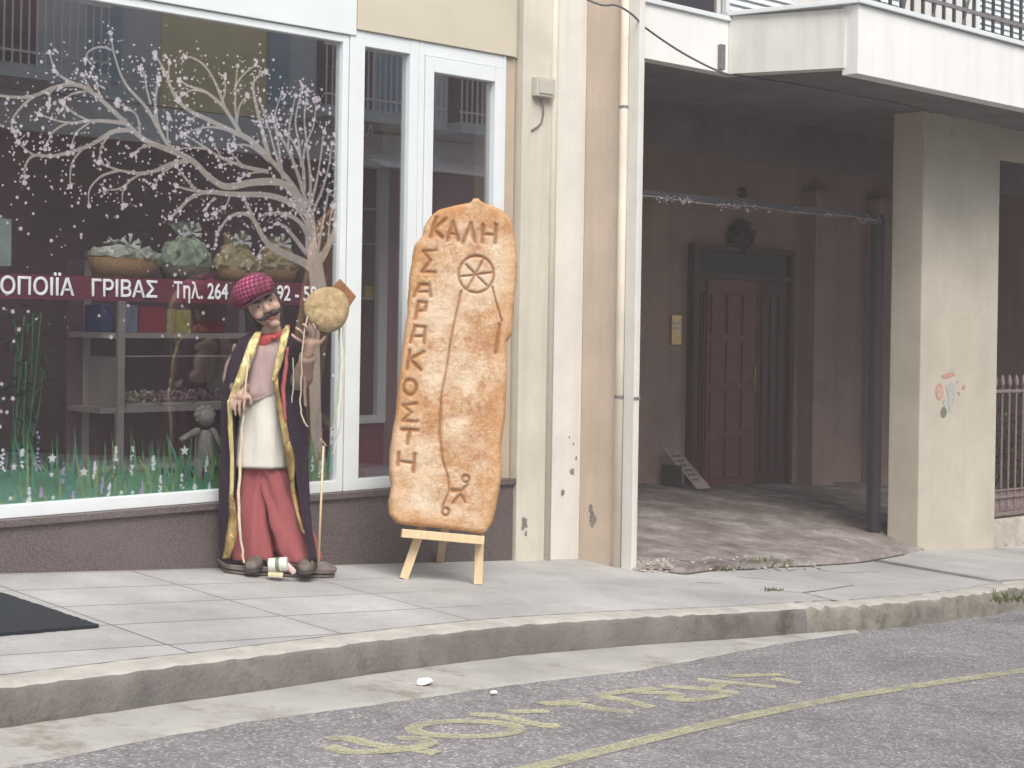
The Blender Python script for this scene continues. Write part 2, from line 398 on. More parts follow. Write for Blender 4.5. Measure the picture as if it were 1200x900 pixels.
# passage floor with a broken cement lip toward the pavement
edge_px = [(738, 667), (770, 668), (800, 673), (835, 669), (870, 668), (900, 666), (960, 663), (1010, 659), (1060, 650), (1085, 645)]
edge = [G(a, b) for a, b in edge_px]
mb = MB(); rows = []
ep = smooth_path(edge, 14)
ep = [Vector((8.06, 7.13, 0))] + [p for p in ep if p.x > 8.09] + [Vector((13.2, 7.75, 0)), Vector((19, 7.9, 0))]
for p in ep:
    r = []
    for k, t in enumerate([0, .004, .012, .025, .04, .06, .085, .12, .16, .2, .25, .3, .36, .42, .48, .55, .62, .7, .8, .9, 1]):
        y = p.y + (11.2 - p.y) * t; z = pz(FLOOR, p.x, y)
        zp = kz(p.x, y)
        if k == 0: z = zp - .02
        else:
            b_ = min(1, t / .12); z = (zp + .022 + .035 * noise.noise((p.x * 5, y * 5, 1)) + .02 * noise.noise((p.x * 14, y * 14, 6))) * (1 - b_) + z * b_
            z += .014 * noise.noise((p.x * 3, y * 3, 4)) + .012 * noise.noise((p.x * 9, y * 9, 4))
            z = max(z, zp + .006) if y < 9.2 else z
        r.append((p.x, y, z))
    rows.append(r)
mb.rings(rows, closed=False)
setp(mb.build('passage_floor', M['pfloor'], smooth=True), kind='structure')

# ================================================================== SHOP BUILDING
XL = -6.0
shop = thing('shop_building', (4, 9, .2), 'cream bakery building with the wide white framed display window and granite plinth', 'shop')
mb = MB()
# granite plinth and sill
mb.hexa([(XL, 7.63, kz(XL, 7.6) - .3), (7.405, 7.63, kz(7.4, 7.6) - .3), (7.405, 7.74, kz(7.4, 7.6) - .3), (XL, 7.74, kz(XL, 7.6) - .3), (XL, 7.63, .492), (7.405, 7.63, .492), (7.405, 7.74, .492), (XL, 7.74, .492)])
mb.box(XL, 7.43, 7.605, 7.745, .493, .528)
mb.build('plinth', M['granite'], shop)
# masonry: upper wall, pilaster, pier
mb = MB(); mb.box(7.30, 7.395, 7.665, 7.95, .53, 3.358); mb.build('jamb', M['tan'], shop)
mb = MB(); mb.box(6.02, 7.372, 7.635, 7.95, 3.362, 4.6); mb.build('beige_panel', M['panel'], shop, bevel=.004)
mb = MB(); mb.box(7.376, 7.405, 7.655, 7.95, 3.362, 7.4); mb.build('jamb_shadow_strip', M['tan'], shop)  # tan strip painted as the jamb shadow beside the beige panel
mb = MB(); mb.box(7.41, 7.68, 7.60, 7.95, -.4, 7.4); mb.build('pilaster', M['cream'], shop, bevel=.006)
mb = MB(); mb.box(7.683, 8.046, 7.622, 7.95, -.4, 7.4); mb.build('wall', M['cream_light'], shop)
mb = MB(); mb.box(8.05, 8.10, 7.232, 8.9, -.4, 7.4); mb.build('pier', M['peach'], shop, bevel=.006)
mb = MB(); mb.box(8.034, 8.088, 7.115, 7.215, -.4, 7.4); mb.build('wall_end', M['cream_light'], shop, bevel=.008)
mb = MB(); mb.box(XL, 7.405, 7.66, 7.95, 4.602, 7.4); mb.box(XL, 6.01, 7.66, 7.95, 4.25, 4.60); mb.build('upper_wall', M['panel'], shop)
# downpipes
mb = MB(); mb.tube([(7.705, 7.60, kz(7.7, 7.6) - .03), (7.705, 7.60, 7.2)], .026, 14); mb.build('downpipe', M['pipe'], shop, True)
mb = MB(); mb.tube([(8.028, 7.245, kz(8, 7.2) - .03), (8.028, 7.245, 2.2), (8.022, 7.24, 2.9), (8.028, 7.245, 3.4), (8.028, 7.245, 7.2)], .030, 16)
dp = mb.build('downpipe', M['pipe'], shop, True)
for z in (1.07, 3.05):
    mb = MB(); mb.tube([(8.028, 7.245, z), (8.028, 7.245, z + .02)], .036, 16); mb.build('pipe_clip', M['rail'], dp)
mb = MB(); mb.box(8.03, 8.092, 7.108, 7.114, 1.07, 1.085); mb.build('pipe_clip', M['rail'], dp)
# junction box and its cable
a, b = W(623, 90, 7.6), W(644, 116, 7.6)
mb = MB(); mb.box(a.x, b.x, 7.545, 7.598, b.z, a.z); jb = mb.build('junction_box', M['boxgrey'], shop, bevel=.008)
mb = MB(); mb.box(a.x + .02, b.x - .02, 7.538, 7.5445, b.z + .02, a.z - .02); mb.build('cover', M['boxgrey'], jb, bevel=.003)
mb = MB(); mb.tube(smooth_path([W(633, 116, 7.585), W(637, 128, 7.58), W(634, 144, 7.585), W(623, 153, 7.594)], 6), .006, 6); mb.build('cable', M['cablegrey'], jb, True)
# chips and stains where plaster has broken off
def chip(px, py, y, s, seed, parent, xplane=False):
    rnd = random.Random(seed); c = W(px, py, y); m2 = MB(); pts = []
    for k in range(11):
        an = k * 2 * math.pi / 11; r = s * (.5 + rnd.random() * .6)
        if xplane: pts.append((8.047, c.y + math.cos(an) * r * .7, c.z + math.sin(an) * r))
        else: pts.append((c.x + math.cos(an) * r * .7, y - .003, c.z + math.sin(an) * r))
    m2.poly(pts); return m2.build('plaster_chip', M['chip'], parent)
M['chip'] = mat('bare_render', (.22, .20, .18), .95, .4, 25, .8, 50)
pil = [o for o in shop.children if o.name.startswith('pilaster')][0]; wl = [o for o in shop.children if o.name == 'wall'][0]
for q in ((614, 613, 7.6, .055), (616, 625, 7.6, .025)): chip(*q, int(q[0]), pil)
for q in ((670, 553, 7.622, .035), (675, 537, 7.622, .018), (659, 577, 7.622, .03), (672, 520, 7.622, .014), (667, 512, 7.622, .012)): chip(*q, int(q[0]), wl)
pr = [o for o in shop.children if o.name == 'pier'][0]
def chip_pier(px, py, s, seed):
    v = ray(px, py); c = CAM + v * (8.046 / v.x); rnd = random.Random(seed); m2 = MB()
    m2.poly([(8.046, c.y + math.cos(k * .571) * s * .6 * (.5 + rnd.random() * .6), c.z + math.sin(k * .571) * s * (.5 + rnd.random() * .6)) for k in range(11)]); m2.build('plaster_chip', M['chip'], pr)
chip_pier(694, 608, .06, 3); chip_pier(692, 596, .04, 4)

# window frames (white aluminium)
def frame(name, x0, x1, z0, z1, wx0, wx1, wz0, wz1, y0, y1, parent, m_=None):
    m2 = MB()
    m2.box(x0, x0 + wx0, y0, y1, z0, z1); m2.box(x1 - wx1, x1, y0, y1, z0, z1)
    m2.box(x0 + wx0 + .0005, x1 - wx1 - .0005, y0 + .001, y1 - .001, z0, z0 + wz0); m2.box(x0 + wx0 + .0005, x1 - wx1 - .0005, y0 + .001, y1 - .001, z1 - wz1, z1)
    return m2.build(name, m_ or M['white'], parent, bevel=.004)
def pane(x0, x1, z0, z1, y, parent):
    m2 = MB(); m2.box(x0, x1, y, y + .007, z0, z1); return m2.build('pane', M['glass'], parent)
win = frame('display_window', .6, 5.972, .53, 3.318, .06, .045, .068, .045, 7.655, 7.73, shop)
pane(.64, 5.945, .58, 3.29, 7.688, win)
win2 = frame('display_window', XL, .597, .53, 3.318, .06, .06, .068, .045, 7.655, 7.73, shop)
pane(XL + .04, .56, .58, 3.29, 7.688, win2)
mb = MB(); mb.box(XL, 6.016, 7.64, 7.95, 3.322, 3.555); mb.build('lintel_panel', M['white'], shop, bevel=.005)
tw = frame('transom_window', XL, 5.99, 3.558, 4.248, .05, .05, .05, .05, 7.655, 7.73, shop); pane(XL + .03, 5.96, 3.59, 4.22, 7.69, tw)
sw = frame('side_window', 5.978, 6.53, .53, 3.36, .115, .072, .068, .092, 7.65, 7.73, shop); pane(6.08, 6.47, .58, 3.28, 7.688, sw)
dw = frame('casement', 6.533, 7.298, .53, 3.36, .045, .028, .045, .085, 7.65, 7.73, shop)
sash = frame('sash', 6.582, 7.266, .579, 3.271, .07, .075, .075, .095, 7.640, 7.72, dw); pane(6.64, 7.20, .64, 3.19, 7.685, sash)
# shop room shell
room = MB()
room.quad((XL, 11.6, .4), (7.4, 11.6, .4), (7.4, 11.6, 4.3), (XL, 11.6, 4.3))
room.quad((7.412, 7.955, .4), (7.412, 11.6, .4), (7.412, 11.6, 4.3), (7.412, 7.955, 4.3))
room.quad((XL, 7.7, -.4), (XL, 11.6, -.4), (XL, 11.6, 7.4), (XL, 7.7, 7.4)); room.quad((XL, 7.9, 3.5), (7.4, 7.9, 3.5), (7.4, 11.6, 3.5), (XL, 11.6, 3.5))
room.build('inner_wall', M['interior'], shop)
mb = MB(); mb.box(XL, 7.4, 7.75, 11.6, .38, .5); mb.build('shop_floor', M['interior_floor'], shop)
mb = MB(); mb.box(XL, 8.2, 7.955, 11.8, 7.3, 7.4); mb.box(XL - .2, XL - .01, 7.7, 11.8, -.4, 7.4); mb.box(XL, 8.2, 11.62, 11.8, -.6, 7.3); mb.build('rear_shell', M['cream'], shop)

# ---- paintings on the glass (inner face)
YP = 7.699
def c1(p, k=2.857): return W(p[0] / k, p[1] / k, YP)
limbs = [ # points in measured units, start half width m, end half width m
 ([(1068, 985), (1062, 930), (1055, 880), (1042, 820), (1040, 760), (1036, 700)], .048, .022),
 ([(1030, 720), (990, 690), (940, 665), (880, 652), (780, 650), (690, 643), (640, 662), (600, 700), (570, 730)], .016, .006),
 ([(700, 643), (650, 638), (620, 632), (590, 622)], .007, .004), ([(660, 640), (620, 595), (600, 570), (590, 555)], .007, .004), ([(720, 660), (695, 690), (690, 720)], .005, .003), ([(770, 655), (755, 690), (720, 715)], .005, .003),
 ([(1025, 700), (985, 650), (940, 612), (850, 610), (760, 625), (700, 592), (640, 535), (560, 500), (480, 465), (415, 405), (320, 318), (260, 285), (190, 290), (110, 322), (50, 325), (-20, 318)], .018, .005),
 ([(115, 320), (70, 360), (42, 400), (42, 430), (52, 455)], .006, .003),
 ([(640, 535), (570, 550), (520, 572), (470, 580), (400, 570), (330, 545)], .011, .004), ([(600, 540), (545, 580), (515, 625)], .006, .003),
 ([(480, 578), (435, 605), (412, 640), (410, 690)], .006, .003), ([(440, 602), (400, 632), (350, 635)], .005, .003), ([(400, 570), (340, 590), (300, 635), (298, 690)], .006, .003),
 ([(440, 435), (380, 440), (330, 470), (280, 495), (180, 522), (115, 520), (85, 555), (82, 612)], .010, .004), ([(115, 520), (85, 500), (60, 475)], .005, .003), ([(375, 440), (340, 490), (335, 540)], .006, .003), ([(275, 500), (240, 550), (235, 625)], .005, .003),
 ([(418, 412), (350, 405), (300, 405), (220, 410), (130, 382)], .009, .003), ([(300, 405), (250, 380), (210, 345)], .006, .003), ([(230, 410), (180, 440), (150, 500)], .005, .003), ([(300, 410), (255, 445), (240, 490)], .005, .003),
 ([(320, 318), (295, 285), (275, 250)], .006, .003), ([(335, 330), (328, 295), (322, 260)], .006, .003), ([(265, 287), (215, 262), (185, 235), (165, 175)], .007, .003), ([(290, 305), (240, 315), (210, 340)], .006, .003), ([(185, 292), (165, 320), (162, 350)], .004, .003),
 ([(610, 520), (560, 480), (530, 420), (520, 350), (525, 300), (532, 265)], .010, .004), ([(530, 430), (490, 360), (420, 280), (385, 190), (370, 110)], .009, .003), ([(382, 170), (340, 157), (300, 170), (285, 200)], .005, .003), ([(505, 350), (490, 290), (485, 250), (468, 228)], .006, .003), ([(565, 480), (560, 440), (565, 395)], .005, .003), ([(470, 455), (460, 390), (425, 360), (390, 345)], .006, .003), ([(555, 498), (490, 488), (440, 520)], .006, .003),
 ([(900, 530), (840, 470), (780, 440), (700, 402), (620, 360), (580, 310), (550, 235), (518, 180)], .014, .004), ([(578, 310), (565, 265), (567, 210)], .006, .003), ([(700, 402), (660, 388), (625, 415)], .005, .003), ([(780, 440), (700, 425), (608, 447)], .006, .003),
 ([(805, 445), (750, 360), (690, 308), (640, 290), (600, 270)], .010, .003), ([(690, 308), (640, 302), (595, 335)], .006, .003), ([(755, 365), (725, 285), (690, 225), (650, 195), (620, 190)], .007, .003), ([(745, 340), (755, 300), (752, 255)], .005, .003), ([(795, 430), (788, 340), (795, 220)], .007, .003), ([(790, 285), (815, 250), (855, 218)], .005, .003), ([(795, 400), (803, 355), (828, 318)], .005, .003),
 ([(900, 575), (820, 558), (740, 527), (690, 495), (620, 450)], .010, .003), ([(742, 527), (720, 490), (705, 465)], .005, .003), ([(695, 498), (650, 495), (595, 497)], .006, .003), ([(815, 556), (785, 525), (770, 505)], .005, .003), ([(890, 575), (840, 580), (800, 602)], .005, .003), ([(900, 540), (840, 490), (780, 485)], .006, .003), ([(780, 548), (755, 548), (738, 556)], .004, .003),
 ([(1020, 690), (980, 620), (930, 560), (900, 520), (880, 440), (860, 360), (848, 290), (860, 260), (890, 240)], .014, .004), ([(905, 525), (890, 470), (870, 420)], .006, .003), ([(950, 600), (925, 520), (900, 430), (870, 335)], .008, .003), ([(945, 570), (930, 470), (920, 390), (945, 310)], .007, .003),
 ([(1030, 690), (1000, 590), (965, 500), (930, 440), (915, 400)], .011, .004), ([(1020, 640), (1015, 550), (985, 480), (955, 440)], .009, .004), ([(965, 500), (970, 420), (990, 320)], .006, .003), ([(1010, 560), (1000, 470), (990, 400), (1012, 295)], .007, .003),
 ([(1036, 700), (1040, 600), (1030, 500), (1020, 400), (1030, 300)], .009, .003), ([(1040, 690), (1062, 600), (1075, 520), (1085, 440)], .008, .003), ([(1042, 720), (1078, 640), (1100, 560), (1112, 480)], .008, .003), ([(1015, 600), (1020, 500), (1050, 420), (1060, 330)], .006, .003),
 ([(1055, 890), (1085, 850), (1110, 800), (1132, 740)], .024, .008), ([(1060, 870), (1075, 780), (1090, 700), (1100, 640)], .008, .004), ([(1100, 810), (1105, 740), (1115, 690)], .007, .003),
 ([(1050, 900), (1010, 875), (960, 852), (900, 818), (860, 755), (830, 690), (818, 665)], .022, .005), ([(875, 775), (840, 725), (800, 715), (760, 735), (728, 785), (722, 820)], .010, .004), ([(905, 820), (875, 835), (868, 860)], .006, .003),
 ([(1035, 800), (1010, 750), (970, 722), (920, 713), (870, 722)], .013, .005), ([(1028, 850), (990, 800), (955, 760), (930, 748)], .012, .005), ([(1030, 760), (1015, 730), (985, 690)], .008, .004),
]
mb = MB(); tips = []; allpts = []
for li, (pts, w0, w1) in enumerate(limbs):
    P_ = smooth_path([c1(p) for p in pts], 5); n = len(P_)
    for q in P_: q.y += li * .00003
    stroke(mb, P_, [(w0 + (w1 - w0) * i / (n - 1)) * 1.35 for i in range(n)]); tips.append(P_[-1]); allpts += P_[n // 2:]
tr = smooth_path([W(373, 568, YP + .002), W(371, 520, YP + .002), W(369, 450, YP + .002), W(368, 380, YP + .002), W(370, 340, YP + .002)], 4)
stroke(mb, tr, [.046] * 5 + [.042] * 12)
mb.build('painted_tree', M['bark'], win)
mb = MB(); rnd = random.Random(3); bi = 0
def blossom(c, s):
    global bi
    bi += 1; y = YP - .0012 - (bi % 60) * .00001
    if s < .009:
        an = rnd.random() * 6.28; mb.poly([(c.x + math.cos(an + k * 1.256) * s * (1.3 if k == 0 else .8), y, c.z + math.sin(an + k * 1.256) * s * (1.3 if k == 0 else .8)) for k in range(5)])
    else:
        an = rnd.random() * 6.28; pts = []
        for k in range(20):
            r = s * (.45 + .55 * abs(math.sin(k * math.pi / 4 + .3)))
            pts.append((c.x + math.cos(an + k * .31416) * r, y, c.z + math.sin(an + k * .31416) * r))
        mb.poly(pts)
for t in tips:
    blossom(t, .013 + rnd.random() * .010)
    for k in range(7): blossom(t + Vector((rnd.gauss(0, .035), 0, rnd.gauss(0, .035))), .004 + rnd.random() * .008)
for q in allpts:
    if rnd.random() < .22: blossom(q + Vector((rnd.gauss(0, .012), 0, rnd.gauss(0, .012))), .007 + rnd.random() * .011)
    for k in range(2 if rnd.random() < .6 else 1): blossom(q + Vector((rnd.gauss(0, .06), 0, rnd.gauss(0, .06))), .0035 + rnd.random() * .006)
for k in range(150):
    q = c1((rnd.uniform(880, 1125), rnd.uniform(290, 800))); blossom(q, .004 + rnd.random() * .011)
for k in range(120):
    q = c1((rnd.uniform(0, 1100), rnd.uniform(420, 830) if rnd.random() < .7 else rnd.uniform(850, 1100))); blossom(q, .004 + rnd.random() * .006)
for p in [(8, 345), (15, 365), (33, 365), (22, 386), (16, 400), (2, 450), (4, 467), (15, 467), (8, 483), (1, 482), (0, 500), (130, 395), (190, 394), (210, 393), (231, 396), (150, 358), (116, 370), (310, 366), (238, 367), (262, 374), (205, 322), (95, 275), (60, 282), (24, 268), (165, 240), (190, 254), (404, 520), (392, 470), (380, 415), (390, 440)]:
    if p[0] < 396: blossom(W(*p, YP), .010 + rnd.random() * .004)
mb.build('painted_blossom', M['blossom'], win)
# meadow painted along the bottom
mb = MB(); rnd = random.Random(11); zb = .588
prof = [(-20, 556), (30, 552), (70, 554), (100, 556), (160, 553), (200, 558), (240, 562), (270, 560), (300, 565), (400, 566)]
pts = [W(a, b, YP + .0005) for a, b in prof]; xs0, xs1 = 0.66, 5.92
poly_top = [(xs0, YP + .0005, .80)] + [(p.x, p.y, p.z) for p in pts if p.x < 5.9]
for A, B in zip(poly_top[:-1], poly_top[1:]): mb.quad((A[0], A[1], zb), (B[0], B[1], zb), B, A, 2)
for k in range(1500):
    x = rnd.uniform(xs0, xs1); px_ = 0
    dense = 1 if x < 4.9 else .5
    if rnd.random() > dense: continue
    h = rnd.uniform(.08, .22) if rnd.random() < .75 else rnd.uniform(.2, .36); z0 = zb + rnd.uniform(0, .07); lean = rnd.gauss(0, .05); wd = rnd.uniform(.004, .010)
    y = YP - .0004 - k * 1e-6; mi = 0 if rnd.random() < .5 else (1 if rnd.random() < (.25 if x < 4.2 else .5) else 2)
    mb.poly([(x - wd, y, z0), (x + wd, y, z0), (x + wd * .6 + lean * .5, y, z0 + h * .6), (x + lean, y, z0 + h)], mi)
mb.build('painted_grass', [M['grass1'], M['grass2'], M['grass3']], win)
def spike(px, py0, py1, wpx, mi):
    mb = MB()
    a, b_ = W(px, py0, YP), W(px, py1, YP); n = 9; s = wpx / 220
    for k in range(n * 2):
        t = rnd.random(); z = b_.z + (a.z - b_.z) * t; r = s * (1 - .65 * t) * .8
        c = Vector((a.x + rnd.uniform(-r, r), 0, z)); q = .004 + rnd.random() * .006
        mb.poly([(c.x + math.cos(j * 1.256 + t) * q, YP - .0022 - k * 2e-6, c.z + math.sin(j * 1.256 + t) * q) for j in range(5)], 0)
    mb.build('painted_flower', M['lilac'] if mi else M['letter'], win)
for q in [(44, 506, 552, 5, 1), (3, 525, 552, 4, 0), (26, 526, 548, 4, 0), (74, 548, 566, 4, 1), (136, 523, 548, 4, 0), (155, 524, 556, 4, 0), (180, 532, 550, 4, 0), (111, 540, 562, 3, 0), (120, 556, 580, 3, 1), (128, 566, 582, 3, 0), (34, 571, 590, 3, 0), (188, 557, 578, 3, 0), (166, 564, 582, 3, 1), (213, 556, 572, 3, 0), (242, 534, 556, 3, 0), (48, 572, 582, 2, 1), (86, 576, 584, 2, 1), (366, 535, 552, 3, 0), (375, 540, 560, 3, 0), (389, 500, 520, 4, 0), (392, 540, 562, 3, 0), (380, 520, 545, 3, 1), (228, 567, 573, 3, 0), (245, 566, 573, 2, 0)]: spike(*q)
def star(px, py, s):
    c = W(px, py, YP); mb = MB(); mb.poly([(c.x + math.cos(k * math.pi / 5 + .3) * s * (1 if k % 2 == 0 else .45), YP - .003, c.z + math.sin(k * math.pi / 5 + .3) * s * (1 if k % 2 == 0 else .45)) for k in range(10)], 0); mb.build('painted_flower', M['letter'], win)
for p in [(61, 537, .030), (98, 553, .030), (216, 528, .032), (142, 577, .016), (155, 577, .016), (177, 581, .020), (12, 584, .016), (62, 583, .015), (60, 556, .018), (16, 547, .022)]: star(*p)
# maroon band with the white lettering
zt, zbn = 1.795, 1.665
mb = MB(); mb.box(.66, 5.80, YP + .003, YP + .0042, zbn, zt); mb.build('lettering_band', M['band'], win)
def band_text(s, px0, px1, y0=0):
    a, b_ = W(px0, 340, YP), W(px1, 340, YP)
    text_mesh('lettering', s, M['letter'], win, (a.x, YP - .004, zbn + .024), (1, 0, 0), (0, 0, 1), .088, b_.x - a.x, .022)
band_text('ΑΡΤΟΠΟΙΪΑ', -54, 87); band_text('ΓΡΙΒΑΣ', 107, 184); band_text('Τηλ. 264', 203, 267); band_text('92 - 58', 324, 371)

# ================================================================== THINGS INSIDE THE SHOP
def box_thing(name, x0, x1, y0, y1, z0, z1, m_, label, cat, group=None, lid=None):
    mb = MB(); mb.box(x0, x1, y0, y1, z0, z1); o = mb.build(name, m_, None, bevel=.005)
    setp(o, label, cat, group); return o
YS = 9.2
L0, L1 = W(140, 388, YS), W(285, 388, YS)
sh = thing('shelf_unit', ((L0.x + L1.x) / 2, YS + .2, .5), 'grey metal shelving unit behind the display window, holding boxes and sweets', 'shelves')
for x in (W(136, 400, YS).x, W(320, 400, YS).x):
    for y in (YS - .03, YS + .42):
        mb = MB(); mb.box(x, x + .05, y, y + .03, .5, 1.95); mb.build('upright', M['metal_grey'], sh)
xa, xb = W(118, 400, YS).x, W(322, 400, YS).x
for z in (1.47, .98, .60):
    mb = MB(); mb.box(xa, xb, YS, YS + .42, z - .035, z); mb.build('shelf_board', M['metal_grey'], sh)
mb = MB(); mb.box(xa, xb, YS + .43, YS + .45, .5, 1.95); mb.build('back_panel', mat('maroon_back_panel', (.26, .14, .16), .7, .3, 2), sh)
mb = MB(); mb.box(xa + .15, xa + .16, YS + .005, YS + .4, .983, 1.31); mb.box(xb - .3, xb - .29, YS + .005, YS + .4, .983, 1.31); mb.box(xa + .15, xb - .29, YS + .003, YS + .012, 1.311, 1.32); mb.build('glass_case', M['metal_grey'], sh)
zc = 1.471
for (p0, p1, top, c, lab) in [(117, 130, 357, lin(70, 85, 140), 'dark blue carton at the left end of the upper shelf'), (143, 160, 357, lin(150, 165, 185), 'pale blue and white carton right of the shelf upright'), (162, 192, 359, lin(185, 60, 80), 'large bright red carton on the upper shelf'), (194, 204, 362, lin(190, 180, 130), 'narrow beige carton between red and yellow ones'), (205, 222, 363, lin(195, 190, 110), 'pale yellow carton on the upper shelf'), (225, 262, 376, lin(140, 50, 65), 'low dark red carton right of the yellow one')]:
    a, b_ = W(p0, top, YS + .1), W(p1, top, YS + .1)
    box_thing('carton', a.x, b_.x, YS + .08, YS + .30, zc, a.z, mat('carton_print', c, .6, .25, 18), lab, 'carton', 'cartons on the upper shelf')
# wrapped sweets on the lower shelf
rnd = random.Random(5)
for lab, p0, p1, c in (('tray of cream wrapped sweets at the left of the glass case', 148, 185, (.55, .50, .38)), ('tray of pink wrapped sweets at the middle of the glass case', 190, 225, (.42, .26, .28)), ('tray of mauve wrapped sweets at the right of the glass case', 228, 262, (.36, .22, .27))):
    a, b_ = W(p0, 468, YS + .1), W(p1, 468, YS + .1); t = thing('sweet_tray', ((a.x + b_.x) / 2, YS + .2, .981), lab, 'sweets', 'trays of wrapped sweets')
    mb = MB(); mb.box(a.x, b_.x, YS + .1, YS + .3, .981, 1.0); mb.build('tray', M['metal_grey'], t)
    mb = MB()
    for k in range(70): mb.ball((rnd.uniform(a.x, b_.x), rnd.uniform(YS + .1, YS + .3), 1.01 + rnd.random() * .06), (.018, .016, .012), 6, 4, Matrix.Rotation(rnd.random() * 3, 3, 'Y'))
    setp(mb.build('sweets', mat('sweet_wrapper', c, .3, .5, 40), t), kind='stuff')
# window display shelf and gift baskets
YB = 8.25; zs = 1.80
d0, d1 = W(0, 320, YB), W(345, 330, YB)
ds = thing('display_shelf', ((d0.x + d1.x) / 2, YB, .5), 'long dark window shelf carrying the gift baskets', 'shelf')
mb = MB(); mb.box(2.6, d1.x, YB - .14, YB + .18, zs - .03, zs); mb.build('shelf_board', M['darkwood'], ds)
for x in (2.7, d1.x - .08):
    mb = MB(); mb.box(x, x + .04, YB + .10, YB + .14, .5, zs - .031); mb.build('leg', M['metal_grey'], ds)
M['wicker'] = mat('wicker', (.36, .21, .09), .7, .4, 45, .6, 60, stretch=(1, 1, 4))
M['cello'] = mat('gold_cellophane', (.50, .40, .22), .18, .6, 14, .9, 30)
M['cello2'] = mat('pale_cellophane', (.52, .54, .46), .18, .6, 14, .8, 25)
def gift(px0, px1, ptop, pbot_top, wick, cello, label, lumps, seed):
    a, b_ = W(px0, ptop, YB), W(px1, ptop, YB); xc = (a.x + b_.x) / 2; rx = (b_.x - a.x) / 2; zt_ = a.z; zr = W(px0, pbot_top, YB).z
    t = thing('gift_basket', (xc, YB, zs), label, 'gift basket', 'gift baskets on the window shelf'); r_ = random.Random(seed)
    n = 28; prof = [(0.82, zs + .001), (.95, zs + (zr - zs) * .5), (1.0, zr), (.93, zr), (.85, zr - .02)]
    m2 = MB(); m2.rings([[(xc + rx * k * math.cos(i * 2 * math.pi / n), YB + min(rx, .14) * k * math.sin(i * 2 * math.pi / n), z) for i in range(n)] for k, z in prof], cap0=True, cap1=True)
    m2.build('basket', wick, t, True)
    m2 = MB(); rows = []; nn = 44; hb = zt_ - zr
    for fz_, fr2 in ((-.02, .9), (.08, .98), (.22, .97), (.38, .86), (.54, .66), (.68, .40), (.76, .20), (.80, .14), (.86, .26), (1.0, .46)):
        rows.append([Vector((xc + rx * fr2 * math.cos(k * 6.2832 / nn), YB + min(rx, .15) * fr2 * math.sin(k * 6.2832 / nn), zr + hb * fz_)) for k in range(nn)])
    for r__ in rows[1:]:
        for q_ in r__: q_ += Vector((noise.noise(q_ * 26 + Vector((seed, 0, 0))), noise.noise(q_ * 26 + Vector((9, seed, 0))), noise.noise(q_ * 26 + Vector((0, 9, seed))))) * .035 + Vector((noise.noise(q_ * 70), noise.noise(q_ * 70 + Vector((3, 0, 0))), noise.noise(q_ * 70 + Vector((0, 3, 0))))) * .018
    m2.rings(rows)
    m2.build('wrapped_goods', cello, t)
    m2 = MB(); zk = zr + hb * .80
    for a2 in (.5, 1.6, 2.6, -.2, 3.4): m2.rings([[Vector((xc, YB - .03, zk)) + Vector((math.cos(a2 + w2) * r2, -.02 - .03 * math.sin(r2 * 30), math.sin(a2 + w2) * r2)) for w2 in (-.22, .22)] for r2 in (.005, .03, .055, .07)], closed=False)
    m2.ball((xc, YB - .04, zk), .018, 8, 6); m2.build('bow_ribbon', M['letter'], t)
gift(105, 184, 282, 301, M['wicker'], M['cello2'], 'low brown wicker basket of pale wrapped goods', 12, 1)
gift(191, 243, 262, 311, mat('dark_wicker', (.16, .13, .09), .7, .4, 45, .6, 60), mat('green_cellophane', (.36, .44, .32), .2, .6, 14, .8, 25), 'gift basket wrapped in pale green cellophane', 16, 2)
gift(252, 300, 274, 316, M['wicker'], M['cello'], 'tall gold wrapped gift basket left of the figure', 22, 3)
gift(302, 344, 278, 316, M['wicker'], M['cello'], 'gold wrapped gift basket just above the checked hat', 18, 4)
# plush cherub
YC = 8.3
c = W(240, 556, YC)
ch = thing('cherub_statue', (c.x, YC, .5), 'greyish white cherub statuette standing low behind the glass', 'statuette')
mb = MB(); sc_ = 1 / (F / ((c - CAM).dot(D)))
def cp(px, py, y=0): q = W(px, py, YC); return Vector((q.x, YC + y, q.z))
mb.capsule(cp(240, 512), cp(240, 535), .045, .055); mb.ball(cp(241, 489), .055); mb.capsule(cp(231, 505), cp(208, 514, -.05), .022, .016); mb.capsule(cp(249, 505), cp(258, 525, -.03), .022, .016)
mb.capsule(cp(234, 540), cp(232, 566), .028, .02); mb.capsule(cp(246, 540), cp(249, 566), .028, .02); mb.capsule(cp(232, 566), cp(229, 568, -.05), .02, .018); mb.capsule(cp(249, 566), cp(248, 568, -.05), .02, .018)
for k in range(10): mb.ball(cp(241 + 9 * math.cos(k * .628), 486 + 8 * math.sin(k * .628), .01), .022, 8, 5)
mb.build('body', mat('grey_plaster', (.36, .34, .32), .8, .2, 20), ch, True)
q = cp(240, 575); mb = MB(); mb.box(q.x - .12, q.x + .12, YC - .10, YC + .10, .501, max(.52, cp(240, 568).z - .012)); mb.build('pedestal', M['metal_grey'], ch)
